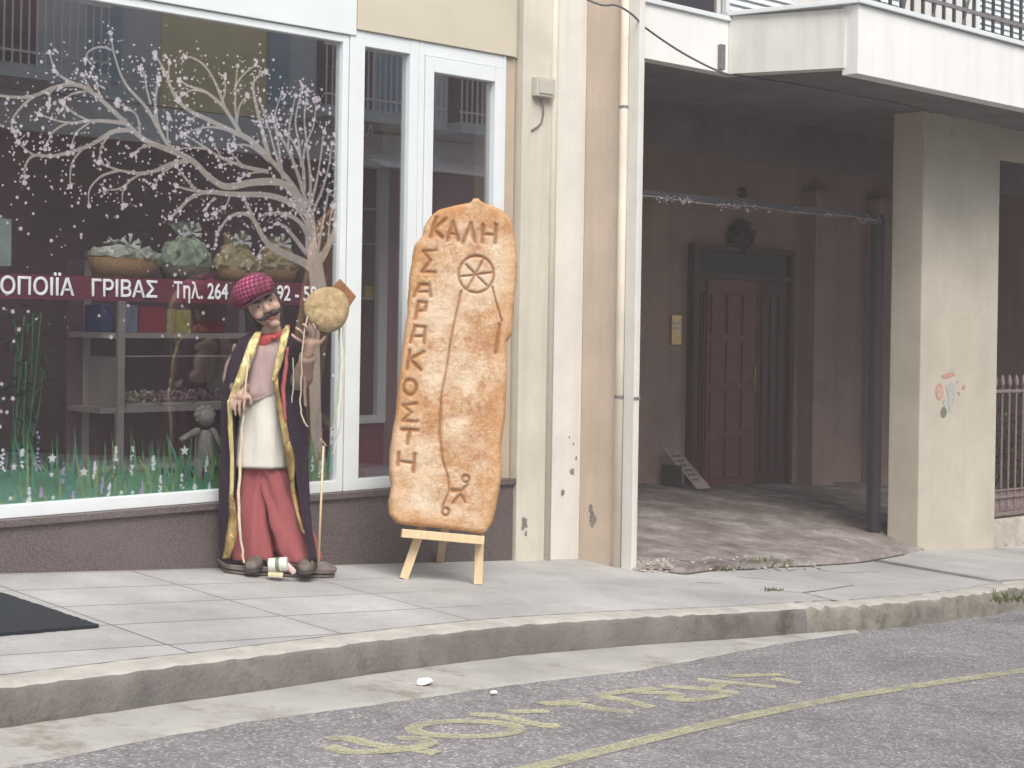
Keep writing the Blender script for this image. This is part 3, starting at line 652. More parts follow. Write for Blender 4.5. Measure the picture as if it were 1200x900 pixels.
# potted plant at the far left of the window
YQ = 8.3; q = W(22, 540, YQ)
pp = thing('potted_plant', (q.x, YQ, .5), 'tall thin stemmed plant in a turquoise pot at the left of the window', 'plant')
mb = MB(); n = 20; mb.rings([[(q.x + r * math.cos(i * 2 * math.pi / n), YQ + r * math.sin(i * 2 * math.pi / n), z) for i in range(n)] for r, z in ((.07, .501), (.095, .68), (.10, .70), (.085, .70), (.08, .66))], cap0=True, cap1=True); mb.build('pot', mat('turquoise_glaze', (.12, .30, .27), .3, .1, 5), pp, True)
mb = MB(); rnd = random.Random(8); lv = MB()
for k in range(9):
    an = k * .7; r0 = rnd.uniform(.01, .05); top = Vector((q.x + rnd.gauss(0, .13), YQ + rnd.gauss(0, .08), rnd.uniform(1.2, 1.75))); p0 = Vector((q.x + r0 * math.cos(an), YQ + r0 * math.sin(an), .66))
    pt = smooth_path([p0, p0.lerp(top, .5) + Vector((rnd.gauss(0, .03), 0, 0)), top], 4); mb.tube(pt, .005, 5)
    for j in range(7):
        b_ = pt[rnd.randrange(3, len(pt))] + Vector((rnd.gauss(0, .02), rnd.gauss(0, .02), rnd.gauss(0, .04))); d_ = Vector((rnd.gauss(0, 1), rnd.gauss(0, 1), rnd.gauss(-.2, .6))).normalized(); s_ = d_.cross(Vector((0, 0, 1))).normalized() * .022; L_ = rnd.uniform(.06, .13)
        lv.poly([b_, b_ + d_ * L_ * .5 + s_, b_ + d_ * L_ - Vector((0, 0, .02)), b_ + d_ * L_ * .5 - s_])
mb.build('stem', M['grass1'], pp, True); lv.build('leaves', mat('green_tint_leaf', (.03, .085, .05), .5, .4, 6), pp)  # dark leaves also stand in for a green reflection tint
# grey-green poster hanging at left edge
a, b_ = W(-30, 254, 8.0), W(13, 312, 8.0); mb = MB(); mb.box(a.x, b_.x, 8.0, 8.012, b_.z, a.z); setp(mb.build('hanging_poster', mat('poster_card', (.28, .33, .30), .6, .3, 5)), 'pale grey green card hanging inside the window at left edge', 'poster')
# cabinet seen through the narrow window, with a sign above
YK = 9.0
k0, k1 = W(405, 185, YK), W(459, 185, YK); zk0, zk1 = W(440, 496, YK).z, W(440, 186, YK).z
cab = thing('glass_cabinet', ((k0.x + k1.x) / 2, YK + .2, .5), 'white framed cabinet behind the narrow window, with shelves', 'cabinet')
frame('cabinet_frame', k0.x, k1.x, zk0, zk1, .07, .10, .06, .07, YK, YK + .05, cab)
mb = MB(); mb.box(k0.x, k1.x, YK + .3, YK + .32, .5, zk1); mb.build('back_panel', mat('cabinet_back', (.12, .085, .10), .7, .3, 3), cab)
mb = MB(); mb.box(k0.x, k1.x - .02, YK + .02, YK + .30, .5, zk0 - .003); mb.build('base', mat('maroon_base', (.22, .07, .10), .6, .3, 3), cab)
for py in (244, 285, 349):
    z = W(430, py, YK + .1).z; mb = MB(); mb.box(k0.x + .02, k1.x - .09, YK + .06, YK + .3, z - .012, z); mb.build('shelf_board', M['metal_grey'], cab)
z = W(430, 349, YK + .1).z; a, b_ = W(426, 335, YK + .12), W(444, 335, YK + .12)
t = thing('pastry_box', ((a.x + b_.x) / 2, YK + .15, z), 'small yellow box with a white bow on a cabinet shelf', 'box')
mb = MB(); mb.box(a.x, b_.x, YK + .1, YK + .22, z + .001, z + .09); mb.build('carton', mat('yellow_card', (.50, .44, .10), .6, .2, 10), t, bevel=.006)
mb = MB(); mb.ball((b_.x - .01, YK + .12, z + .11), (.03, .02, .025), 8, 6); mb.build('bow', M['letter'], t, True)
s0, s1 = W(400, 145, YK), W(449, 145, YK); zs0, zs1 = W(440, 180, YK).z, W(440, 143, YK).z
sg = thing('shop_sign', ((s0.x + s1.x) / 2, YK, zs0), 'red sign with white letters above the white cabinet', 'sign')
mb = MB(); mb.box(s0.x, s1.x, YK, YK + .06, zs0, zs1); mb.build('panel', mat('red_sign', (.36, .05, .06), .5, .1, 5), sg)
mb = MB(); mb.box(s1.x + .003, s1.x + .12, YK, YK + .06, zs0, zs1 + .06); mb.build('end_panel', mat('yellow_sign_end', (.50, .42, .22), .5, .1, 5), sg)
text_mesh('lettering', 'ΙΑ', M['letter'], sg, (W(425.5, 160, YK).x, YK - .003, W(430, 160, YK).z), (1, 0, 0), (0, 0, 1), .085, None, .01)

# ================================================================== APARTMENT BUILDING WITH PASSAGE
apt = thing('apartment_building', (13, 10, -.3), 'plastered apartment building with open passage under a white balcony', 'building')
ZS = 3.50
mb = MB(); mb.box(12.42, 13.77, 7.60, 7.92, -.8, ZS + .05); pl = mb.build('pillar', M['pillar'], apt, bevel=.012)
mb = MB(); mb.box(13.775, 19, 7.66, 7.90, 3.25, ZS + .05); mb.build('lintel', M['pillar'], apt)
mb = MB(); mb.box(18.2, 19.5, 7.60, 7.92, -1.2, 3.24); mb.build('pillar', M['pillar'], apt, bevel=.012)
# slab soffit
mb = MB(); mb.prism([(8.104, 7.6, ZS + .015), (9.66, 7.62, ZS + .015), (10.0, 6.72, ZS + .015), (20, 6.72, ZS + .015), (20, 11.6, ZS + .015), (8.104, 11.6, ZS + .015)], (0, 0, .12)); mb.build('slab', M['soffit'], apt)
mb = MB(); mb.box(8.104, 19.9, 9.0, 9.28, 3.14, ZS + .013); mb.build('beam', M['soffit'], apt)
# passage walls
mb = MB(); mb.box(8.104, 20, 10.8, 11.0, -.9, ZS + .013); mb.build('back_wall', M['backwall'], apt)
mb = MB(); mb.box(8.104, 8.18, 8.9, 10.8, -.6, ZS + .013); mb.build('side_wall', M['backwall'], apt)
mb = MB(); mb.box(19.8, 20, 7.9, 10.8, -1.5, ZS + .013); mb.build('side_wall', M['backwall'], apt)
for x in (15.05, 16.35):
    mb = MB(); mb.box(x, x + .42, 10.6, 10.798, -.6, 3.13); mb.build('wall_pier', M['backwall'], apt)
# door
d0 = W(806, 286, 10.8); d1 = W(924, 294, 10.8); zd = d0.z
dr = thing('entrance_door', ((d0.x + d1.x) / 2, 10.75, pz(FLOOR, 14, 10.8)), 'dark red wooden panelled door at the back of the passage', 'door')
zf = pz(FLOOR, d1.x, 10.7) - .02
mb = MB(); mb.box(d0.x, d0.x + .07, 10.70, 10.797, zf, zd); mb.box(d1.x - .07, d1.x, 10.70, 10.797, zf, zd); mb.box(d0.x + .071, d1.x - .071, 10.70, 10.797, zd - .06, zd); mb.box(d0.x + .071, d1.x - .071, 10.71, 10.797, zd - .36, zd - .30); mb.build('frame', M['darkwood'], dr, bevel=.004)
mb = MB(); mb.box(d0.x + .071, d1.x - .071, 10.75, 10.77, zd - .299, zd - .061); mb.build('transom', M['black'], dr)
lx0, lx1 = W(823, 400, 10.8).x, W(878, 400, 10.8).x
for x0, x1 in ((d0.x + .072, lx0 - .002), (lx1 + .03, d1.x - .072)):
    mb = MB(); mb.box(x0, x1, 10.75, 10.79, zf, zd - .361)
    for k in range(3): mb.box(x0 + (x1 - x0) * (.2 + .25 * k), x0 + (x1 - x0) * (.3 + .25 * k), 10.735, 10.7495, zf + .2, zd - .5)
    mb.build('side_panel', M['darkwood'], dr, bevel=.003)
leaf = MB(); leaf.box(lx0, lx1 + .028, 10.735, 10.785, zf, zd - .361); leaf = leaf.build('leaf', M['redwood'], dr, bevel=.003)
mb = MB(); wdt = (lx1 - lx0) / 3
for i in range(3):
    for j in range(4):
        zz0 = zf + .15 + j * .52; mb.box(lx0 + i * wdt + .05, lx0 + (i + 1) * wdt - .03, 10.715, 10.734, zz0, min(zz0 + .44, zd - .42))
mb.build('panel_moulding', M['redwood'], leaf, bevel=.008)
mb = MB(); mb.tube([(lx1 - .02, 10.70, .85), (lx1 - .02, 10.70, 1.15)], .012, 8); mb.build('handle', M['brass'], leaf, True)
# brass doorbell panel
a, b_ = W(785, 369, 10.8), W(796, 404, 10.8)
t = thing('doorbell_panel', ((a.x + b_.x) / 2, 10.79, b_.z), 'brass doorbell panel on the wall left of the passage door', 'doorbell')
mb = MB(); mb.box(a.x, b_.x, 10.77, 10.798, b_.z, a.z); mb.build('plate', M['brass'], t, bevel=.004)
mb = MB()
for k in range(2): mb.box(a.x + .03, b_.x - .03, 10.762, 10.769, b_.z + .16 + k * .05, b_.z + .19 + k * .05)
mb.build('button', M['letter'], t)
# wreath over the door
c = W(873, 277, 10.68)
t = MB(); rnd = random.Random(4)
for k in range(260):
    an = rnd.random() * 6.283; r = .13 + rnd.gauss(0, .035); p = Vector((c.x + r * math.cos(an), 10.70 + rnd.uniform(0, .07), c.z + r * math.sin(an))); d_ = Vector((rnd.gauss(0, 1), rnd.gauss(-.4, .6), rnd.gauss(0, 1))).normalized(); s_ = d_.cross(Vector((.3, 1, .2))).normalized() * .022
    t.poly([p - s_, p + d_ * .08, p + s_])
bmesh.ops.create_circle(t.b, segments=6, radius=.001, matrix=Matrix.Translation((c.x, 10.795, c.z)))
setp(t.build('door_wreath', mat('dry_leaves', (.05, .045, .05), .8, .5, 20)), 'dark dry leaf wreath hanging over the passage door', 'wreath')
c = W(870, 226, 10.78); mb = MB(); mb.ball((c.x, 10.77, c.z), (.06, .035, .06), 12, 8); mb.box(c.x - .05, c.x + .05, 10.785, 10.799, c.z - .05, c.z + .05); setp(mb.build('wall_lamp', M['black'], None, True), 'small dark round fitting on the wall above the wreath', 'lamp')
# leaning board
a = W(786, 540, 10.6); bt = W(800, 566, 10.5)
zf2 = pz(FLOOR, a.x + .1, 10.4)
t = thing('leaning_board', (a.x + .1, 10.45, zf2), 'small lettered white board leaning on the wall beside the passage door', 'board')
q = [Vector((a.x - .02, 10.68, zf2 + .40)), Vector((a.x + .18, 10.66, zf2 + .40)), Vector((a.x + .32, 10.32, zf2 + .01)), Vector((a.x + .12, 10.34, zf2 + .01))]
mb = MB(); mb.prism(q, (0, .016, .014)); mb.build('panel', mat('grubby_board', (.36, .30, .27), .8, .25, 10), t)
mb = MB()
for k in range(6):
    f0 = .14 + k * .12; l_, r_ = q[0].lerp(q[3], f0), q[1].lerp(q[2], f0); l2, r2 = q[0].lerp(q[3], f0 + .05), q[1].lerp(q[2], f0 + .05); of = Vector((0, -.004, -.003))
    mb.quad(l_.lerp(r_, .15) + of, l_.lerp(r_, .85 - .1 * (k % 3)) + of, l2.lerp(r2, .85 - .1 * (k % 3)) + of, l2.lerp(r2, .15) + of)
mb.build('worn_lettering', mat('faded_ink', (.16, .12, .11), .8, .3, 20), t)
mb = MB(); mb.prism([(a.x - .03, 10.70, zf2), (a.x + .06, 10.70, zf2), (a.x + .06, 10.50, zf2), ], (0, 0, .24)); mb.build('shadow_wedge', M['black'], t)  # black wedge stands in for a triangular shadow beside the board
# gate rail with tinsel and its post
gr = thing('passage_gate', (12.3, 8.0, pz(FLOOR, 12.3, 8)), 'dark folded gate post and overhead rail inside the passage', 'gate')
zr = W(1035, 258, 8.02).z
mb = MB(); mb.box(12.315, 12.405, 7.98, 8.06, pz(FLOOR, 12.3, 8) - .03, zr); mb.build('post', M['black'], gr, bevel=.004)
mb = MB(); mb.box(8.104, 12.405, 7.99, 8.05, zr + .001, zr + .05); mb.build('rail', M['black'], gr)
mb = MB(); mb.box(12.285, 12.311, 7.985, 8.055, pz(FLOOR, 12.3, 8) - .02, zr - .003)
for k in range(4): mb.box(12.284, 12.312, 7.98, 8.06, .2 + k * .55, .225 + k * .55)
mb.build('folded_leaf', M['black'], gr)
rnd = random.Random(9); mb = MB()
for k in range(300):
    x = rnd.choice([rnd.uniform(8.9, 11.2), rnd.uniform(9.2, 11.0), rnd.uniform(11.4, 12.3)]) ; z = zr - .01 + rnd.gauss(0, .016); y = 8.0 + rnd.gauss(0, .02) - .02; an = rnd.random() * 6
    if noise.noise((x * 3.1, 0, 0)) < -.12: continue
    mb.poly([(x, y, z), (x + .02 * math.cos(an), y + .006, z + .02 * math.sin(an)), (x + .012, y - .008, z + .014 * math.cos(an * 2))])
mb.tube([(8.9 + .2 * k, 7.985, zr - .005 + .008 * math.sin(k)) for k in range(18)], .004, 5)
setp(mb.build('tinsel_garland', mat('silver_tinsel', (.34, .32, .32), .3, .3, 20, metal=.4)), 'broken silver tinsel garland strung along the passage rail', 'garland')
# faded sticker on the pillar
def stk(px, py): q = W(px, py, 7.596); return Vector((q.x, 7.5965, q.z))
mb = MB()
def blob(cx_, cy_, rx, ry, mi, n=14, an=0, dy=0):
    q = stk(cx_, cy_); e = stk(cx_ + rx, cy_); f = stk(cx_, cy_ - ry); a_ = (e - q).length; b2 = (f - q).length
    mb.poly([(q.x + a_ * math.cos(k * 6.2832 / n) * (1 + .15 * math.sin(3 * k)), q.y - dy, q.z + b2 * math.sin(k * 6.2832 / n)) for k in range(n)], mi)
blob(1101, 459, 4.5, 10, 0); blob(1101, 459, 2.6, 6, 3, dy=.0006); blob(1101, 459, 1.4, 3.5, 0, dy=.0012)
blob(1106, 483, 3.5, 6.5, 1)
for q in (((1103, 440), (1116, 435), (1120, 440), (1106, 444)), ((1129, 450), (1132, 453), (1130, 457), (1127, 455)), ((1124, 459), (1126, 463), (1123, 462), (1122, 459))): mb.poly([stk(*p) for p in q], 0)
for q in (((1108, 452), (1116, 446), (1120, 462), (1115, 482), (1111, 482), (1112, 466)), ((1113, 432), (1119, 432), (1118, 437), (1112, 436)), ((1105, 470), (1109, 462), (1110, 476), (1107, 478)), ((1121, 445), (1124, 446), (1123, 449), (1121, 449))): mb.poly([stk(*p) - Vector((0, .0003, 0)) for p in q], 2)
mb.build('graffiti', [mat('faded_red', (.50, .28, .22), .8, .3, 40), mat('dark_green_ink', (.17, .175, .13), .8, .2, 30), mat('faded_blue_grey', (.42, .42, .39), .8, .2, 30), mat('faded_pink', (.55, .42, .35), .8, .2, 40)], pl)
# balcony fascias
bal = thing('balcony', (12, 6.7, ZS), 'white balcony with stepped parapet and thin dark railing over the passage', 'balcony')
bal.parent = None
mb = MB(); mb.prism([(8.104, 7.598, 3.512), (9.60, 7.598, 3.512), (9.60, 7.72, 3.512), (8.104, 7.72, 3.512)], (0, 0, .40)); mb.build('fascia', M['fascia'], bal)
mb = MB(); mb.prism([(9.603, 7.72, 3.512), (9.603, 7.594, 3.512), (9.925, 6.76, 3.512), (10.06, 6.76, 3.512), (9.73, 7.72, 3.512)], (0, 0, .44)); mb.build('fascia', M['cream_light'], bal)
mb = MB(); mb.box(9.94, 20, 6.65, 6.79, 3.46, 3.975); mb.build('fascia', M['fascia'], bal, bevel=.004)
mb = MB(); mb.box(8.104, 9.62, 7.575, 7.75, 3.914, 3.95); mb.prism([(9.622, 7.75, 3.954), (9.575, 7.59, 3.954), (9.905, 6.65, 3.98), (10.09, 6.76, 3.98), (9.75, 7.75, 3.954)], (0, 0, .035)); mb.box(9.915, 20, 6.62, 6.81, 3.98, 4.018); mb.build('coping', M['white'], bal, bevel=.005)
mb = MB(); c = W(847, 68, 7.57); mb.box(c.x - .03, c.x + .02, 7.56, 7.595, 3.53, 3.72); mb.build('drain_bracket', M['rail'], bal)
M['dark_rail'] = mat('dark_railing_paint', (.05, .055, .06), .5, .2, 10)
mb = MB(); mb.box(10.2, 20, 6.70, 6.725, 4.16, 4.19); mb.box(10.2, 20, 6.70, 6.74, 4.98, 5.02); rl = mb.build('railing', M['rail'], bal)
bar0 = None
for k in range(62):
    x = 10.3 + k * .155
    if bar0 is None:
        mb = MB(); mb.box(-.011, .011, -.011, .011, 4.02, 4.98); bar0 = link('bar', (lambda s: (lambda me: (s.b.to_mesh(me), me)[1])(bpy.data.meshes.new('bar')))(mb), M['dark_rail']); o = bar0
    else: o = bar0.copy(); COL.objects.link(o)
    o.parent = rl; o.matrix_parent_inverse = Matrix.Identity(4); o.location = basis(rl).inverted() @ Vector((x, 6.713, 0))
for x0, zt0 in ((10.62, 4.35), (11.05, 4.4), (11.5, 4.3)):
    mb = MB(); mb.tube([(x0, 6.712, 4.0), (x0 + .12, 6.712, zt0)], .012, 6); mb.build('scroll_bar', M['dark_rail'], rl)
# upper storey wall
mb = MB(); mb.box(8.23, 20, 8.4, 8.6, ZS + .14, 7.6); mb.build('upper_wall', M['cream_light'], apt)
mb = MB(); mb.box(9.2, 10.4, 8.36, 8.398, 3.7, 6.0); mb.build('balcony_door', M['black'], apt)
def shutter(x0, x1, z0, z1, y, m_, par):
    m2 = MB(); n = int((z1 - z0) / .06)
    m2.box(x0, x0 + .05, y, y + .04, z0, z1); m2.box(x1 - .05, x1, y, y + .04, z0, z1); m2.box(x0 + .051, x1 - .051, y + .025, y + .035, z0, z1)
    for k in range(n): m2.hexa([(x0 + .052, y + .003, z0 + k * .06), (x1 - .052, y + .003, z0 + k * .06), (x1 - .052, y + .02, z0 + k * .06 + .012), (x0 + .052, y + .02, z0 + k * .06 + .012), (x0 + .052, y + .005, z0 + k * .06 + .012), (x1 - .052, y + .005, z0 + k * .06 + .012), (x1 - .052, y + .023, z0 + k * .06 + .05), (x0 + .052, y + .023, z0 + k * .06 + .05)])
    return m2.build('shutter', m_, par)
shutter(10.5, 11.5, 3.7, 6.0, 8.34, M['white'], apt); shutter(14.6, 15.8, 3.7, 6.0, 8.34, M['white'], apt); shutter(12.2, 13.2, 3.7, 6.0, 8.34, M['white'], apt)
aw = MB(); aw.hexa([(8.3, 7.5, 4.55), (9.45, 7.5, 4.55), (9.45, 8.35, 4.85), (8.3, 8.35, 4.85), (8.3, 7.5, 4.58), (9.45, 7.5, 4.58), (9.45, 8.35, 4.88), (8.3, 8.35, 4.88)]); aw.build('awning', M['black'], apt)
mb = MB(); mb.box(8.3, 9.5, 8.37, 8.398, 3.64, 5.9); mb.build('dark_glazing', M['black'], apt)
mb = MB(); mb.tube([(9.5, 7.65, 3.95), (9.5, 7.65, 5)], .012, 8); mb.build('awning_post', M['rail'], apt)
mb = MB(); mb.box(8.104, 20, 8.6, 11.6, 7.5, 7.6); mb.box(8.104, 8.4, 8.6, 11.6, ZS + .14, 7.5); mb.box(19.9, 20, 8.6, 11.6, ZS + .14, 7.5); mb.box(8.104, 20, 11.5, 11.62, ZS + .14, 7.5); mb.build('upper_shell', M['cream_light'], apt)
# overhead cable
cb = MB(); pts = [Vector((7.2, 7.5, 3.95)), W(694, 2, 7.18), W(722, 6, 7.1), W(742, 18, 7.08), W(757, 33, 7.2), W(800, 62, 7.4), W(845, 84.5, 7.57), Vector((9.75, 7.55, 3.505)), Vector((10.6, 7.5, 3.507)), Vector((12.0, 7.5, 3.507)), Vector((12.5, 7.57, 3.504))]
cb.tube(smooth_path(pts, 6), .008, 6); setp(cb.build('overhead_cable', M['cablegrey'], None, True), 'thin grey cable sagging from the downpipe to the balcony soffit', 'cable')

# fence and dwarf wall
fz = lambda x: kz(x, 7.75)
dwall = MB(); dwall.hexa([(13.775, 7.68, -1.5), (18.19, 7.68, -1.5), (18.19, 7.88, -1.5), (13.775, 7.88, -1.5), (13.775, 7.68, -.27), (18.19, 7.68, -.34), (18.19, 7.88, -.34), (13.775, 7.88, -.27)])
setp(dwall.build('dwarf_wall', mat('stone_wall', (.46, .42, .36), .9, .25, 4, .6, 30, dirt=((.2, .18, .15), 6, .55)), None, bevel=.01), 'low pale stone wall carrying the iron fence beside the pillar', 'wall')
fn = thing('iron_fence', (15, 7.78, -.27), 'rusty iron fence with spear tips right of the plastered pillar', 'fence')
M['iron'] = mat('rusted_iron', (.20, .15, .145), .7, .35, 14)
za, zb_ = W(1160, 460, 7.78).z, W(1160, 585, 7.78).z; sl_ = -.012
for z, hh in ((za, .03), (zb_, .022), (-.24, .03), (.0, .012)):
    mb = MB(); mb.hexa([(13.78, 7.765, z), (18.19, 7.765, z + sl_ * 4.4), (18.19, 7.795, z + sl_ * 4.4), (13.78, 7.795, z), (13.78, 7.765, z + hh), (18.19, 7.765, z + hh + sl_ * 4.4), (18.19, 7.795, z + hh + sl_ * 4.4), (13.78, 7.795, z + hh)]); mb.build('rail', M['iron'], fn)
mb = MB(); mb.hexa([(13.78, 7.785, -.20), (18.19, 7.785, -.25), (18.19, 7.789, -.25), (13.78, 7.785, -.20), (13.78, 7.785, .0), (18.19, 7.785, -.05), (18.19, 7.789, -.05), (13.78, 7.789, .0)]); mb.build('bottom_sheet', M['iron'], fn)
ztop = W(1168, 443, 7.78).z; bar0 = None
for k in range(31):
    x = 13.93 + k * .138; dz = sl_ * (x - 13.9)
    if bar0 is None:
        mb = MB(); mb.tube([(0, 0, -.23), (0, 0, ztop - .09)], .011, 8); bm_me = bpy.data.meshes.new('bar'); mb.b.to_mesh(bm_me); bar0 = link('bar', bm_me, M['iron']); o = bar0
        mb = MB(); mb.rings([[(r * math.cos(i * .785), r * math.sin(i * .785), z) for i in range(8)] for r, z in ((.012, ztop - .089), (.02, ztop - .07), (.026, ztop - .03), (.014, ztop + .01), (.003, ztop + .035))], cap0=True, cap1=True); fme = bpy.data.meshes.new('spear_tip'); mb.b.to_mesh(fme); fin0 = link('spear_tip', fme, M['iron'], None, True); f = fin0
    else:
        o = bar0.copy(); COL.objects.link(o); f = fin0.copy(); COL.objects.link(f)
    o.parent = fn; o.matrix_parent_inverse = Matrix.Identity(4); o.location = Vector((x, 7.78, dz)) - fn.location
    f.parent = o; f.matrix_parent_inverse = Matrix.Identity(4); f.location = (0, 0, 0)
# shrubs behind the fence
def shrub(x, y, h, seed, label):
    r_ = random.Random(seed); z0 = pz(FLOOR, x, y); t = thing('shrub', (x, y, z0), label, 'shrub', 'shrubs behind the iron fence')
    st_ = MB(); lf = MB()
    for k in range(10):
        top = Vector((x + r_.gauss(0, .18), y + r_.gauss(0, .15), z0 + h * r_.uniform(.6, 1))); p = smooth_path([(x + r_.gauss(0, .03), y + r_.gauss(0, .03), z0), (Vector((x, y, z0)).lerp(top, .5) + Vector((r_.gauss(0, .05), 0, 0))), top], 4); st_.tube(p, .007, 5)
        for j in range(55):
            b_ = p[r_.randrange(2, len(p))] + Vector((r_.gauss(0, .05), r_.gauss(0, .05), r_.gauss(0, .05))); d_ = Vector((r_.gauss(0, 1), r_.gauss(0, 1), r_.gauss(0, .7))).normalized(); s_ = d_.cross(Vector((.2, .3, 1))).normalized() * .018; L_ = r_.uniform(.04, .09)
            lf.poly([b_, b_ + d_ * L_ * .5 + s_, b_ + d_ * L_, b_ + d_ * L_ * .5 - s_])
    st_.build('stem', M['darkwood'], t); lf.build('leaves', M['foliage'], t)
shrub(15.0, 8.5, 1.25, 1, 'leafy shrub behind the fence, nearest the plastered pillar'); shrub(16.0, 8.6, 1.35, 2, 'leafy shrub behind the iron fence, further along from the pillar')

# ================================================================== STREET DETAILS
plane_n = Vector((0, 0, 1))
def rs(lst, wpx, mbx):
    P_ = [G(a, b_, ROAD) + Vector((0, 0, .004)) for a, b_ in lst]; stroke(mbx, smooth_path(P_, 4), wpx)
mb = MB()
for l in ([(382, 867), (405, 866), (440, 874), (485, 879), (512, 884)], [(385, 875), (408, 882), (448, 881), (472, 879)], [(485, 878), (502, 872), (496, 867), (465, 866)],
          [(545 + 61 * math.cos(k * .2618), 855 + 9 * math.sin(k * .2618)) for k in range(25)],
          [(550, 838), (585, 840), (625, 849), (655, 853)], [(595, 835), (643, 834)], [(634, 826), (685, 821)], [(640, 851), (656, 851)],
          [(640, 826), (675, 826), (707, 832), (742, 835)], [(769, 807), (735, 811), (706, 816), (735, 822), (764, 830)], [(742, 812), (795, 814), (789, 820), (814, 821), (852, 815)],
          [(775, 805), (820, 808), (866, 813)], [(817, 797), (860, 801), (910, 806)], [(832, 810), (846, 802)], [(850, 793), (918, 791)], [(905, 796), (938, 801)]): rs(l, .034, mb)
setp(mb.build('road_lettering', M['roadpaint']), 'worn yellow painted lettering on the asphalt beside the gutter', 'road marking')
mb = MB(); rs([(520, 929), (640, 897), (850, 846), (1000, 816), (1195, 787), (1300, 774)], .042, mb)
setp(mb.build('road_line', M['roadpaint']), 'long worn yellow line running along the asphalt', 'road line')
# doormat
a, b_, c_, d_ = G(-75, 672), G(0, 697), G(116, 736), G(0, 746)
e1 = (c_ - d_); p3 = c_; dirx = Vector((e1.x, e1.y, 0)).normalized(); diry = (b_ - c_); diry.z = 0; diry.normalize()
rows = []; n = 40
mb = MB(); Lx, Ly = 1.3, .85
cor = Vector((c_.x, c_.y, 0)); px_ = [cor, cor - dirx * Lx, cor - dirx * Lx + diry * Ly, cor + diry * Ly]
out = []
for A, B in zip(px_, px_[1:] + px_[:1]):
    for i in range(n): q = A.lerp(B, i / n); q = q + Vector((random.uniform(-1, 1), random.uniform(-1, 1), 0)) * .005; out.append(Vector((q.x, q.y, kz(q.x, q.y) + .004)))
mb.prism(out, (0, 0, .012)); setp(mb.build('doormat', mat('black_coir', (.012, .017, .022), .95, .5, 60, .8, 120)), 'black coir doormat lying on the pavement at left', 'doormat')
# litter
def litter(px, py, s, seed, label, m_, pl_=ROAD, dz=.012, name='crumpled_paper', cat='litter', group=None):
    r_ = random.Random(seed); q = G(px, py, pl_); m2 = MB(); bmesh.ops.create_icosphere(m2.b, subdivisions=2, radius=1)
    for v in m2.b.verts:
        k = 1 + .5 * noise.noise(v.co * 2.3 + Vector((seed, 0, 0))); v.co = Vector((q.x + v.co.x * s * 1.5 * k, q.y + v.co.y * s * k, q.z + dz + max(0, .012 + v.co.z * s * .45 * k)))
    setp(m2.build(name, m_), label, cat, group)
paper = mat('white_paper', (.80, .82, .80), .7, .05, 20)
litter(497, 805, .030, 2, 'crumpled white paper lying in the gutter', paper)
litter(579, 815, .014, 4, 'small white scrap at the edge of the gutter cement', paper, dz=.002)
# weeds
def weed(px, py, s, n, seed, pl_, label):
    r_ = random.Random(seed); c = G(px, py, pl_); m2 = MB()
    for k in range(n):
        b_ = c + Vector((r_.gauss(0, s * 1.6), r_.gauss(0, s * .5), 0)); b_.z = pz(pl_, b_.x, b_.y); d_ = Vector((r_.gauss(0, .7), r_.gauss(0, .7), 1)).normalized(); L_ = r_.uniform(.3, 1) * s; s_ = Vector((r_.gauss(0, 1), r_.gauss(0, 1), 0)).normalized() * .006
        m2.poly([b_ - s_, b_ + s_, b_ + d_ * L_ * .7 + s_ + Vector((0, 0, -.004)), b_ + d_ * L_])
    setp(m2.build('weed', M['weed']), label, 'weed', 'weeds in pavement cracks')
M['weed'] = mat('weed_green', (.12, .13, .05), .8, .5, 15)
mb = MB(); P_ = [p + Vector((0, 0, .006)) for p in edge[:-1]]; P_ = smooth_path(P_, 8); stroke(mb, P_, [.012 + .022 * abs(noise.noise((k * .9, 0, 0))) for k in range(len(P_))]); setp(mb.build('pavement_crack', mat('edge_dirt', (.10, .09, .06), .95, .4, 20, .8, 60)), kind='structure')
rnd = random.Random(21); mb = MB()
for k in range(260):
    q = G(rnd.uniform(742, 800) if k % 3 else rnd.uniform(800, 960), rnd.uniform(656, 671)); s_ = rnd.uniform(.005, .020); n0_ = len(mb.b.verts)
    bmesh.ops.create_icosphere(mb.b, subdivisions=1, radius=s_, matrix=Matrix.Translation((q.x, q.y, max(kz(q.x, q.y), pz(FLOOR, q.x, q.y)) + s_ * .5)) @ Matrix.Diagonal((1.4, 1, .6, 1)))
for v in mb.b.verts: v.co += Vector((noise.noise(v.co * 60), noise.noise(v.co * 60 + Vector((5, 0, 0))), 0)) * .006
setp(mb.build('rubble', mat('rubble_stone', (.34, .30, .27), .95, .5, 20)), 'loose rubble along the broken edge of the passage floor', 'rubble', None, 'stuff')
weed(898, 663, .09, 140, 1, PAVE, 'green weed clump on the broken lip of the passage floor')
weed(845, 668, .05, 90, 2, PAVE, 'thin weeds along the passage edge left of the clump')
weed(1192, 704, .10, 140, 3, PAVE, 'weeds on the broken kerb at the right edge')
weed(905, 692, .03, 50, 4, PAVE, 'small weeds in the crack of the paving before the passage')
weed(1120, 640, .03, 40, 5, PAVE, 'tiny weeds at the foot of the plastered pillar')
weed(935, 738, .03, 40, 6, ROAD, 'weeds where the gutter meets the broken kerb')
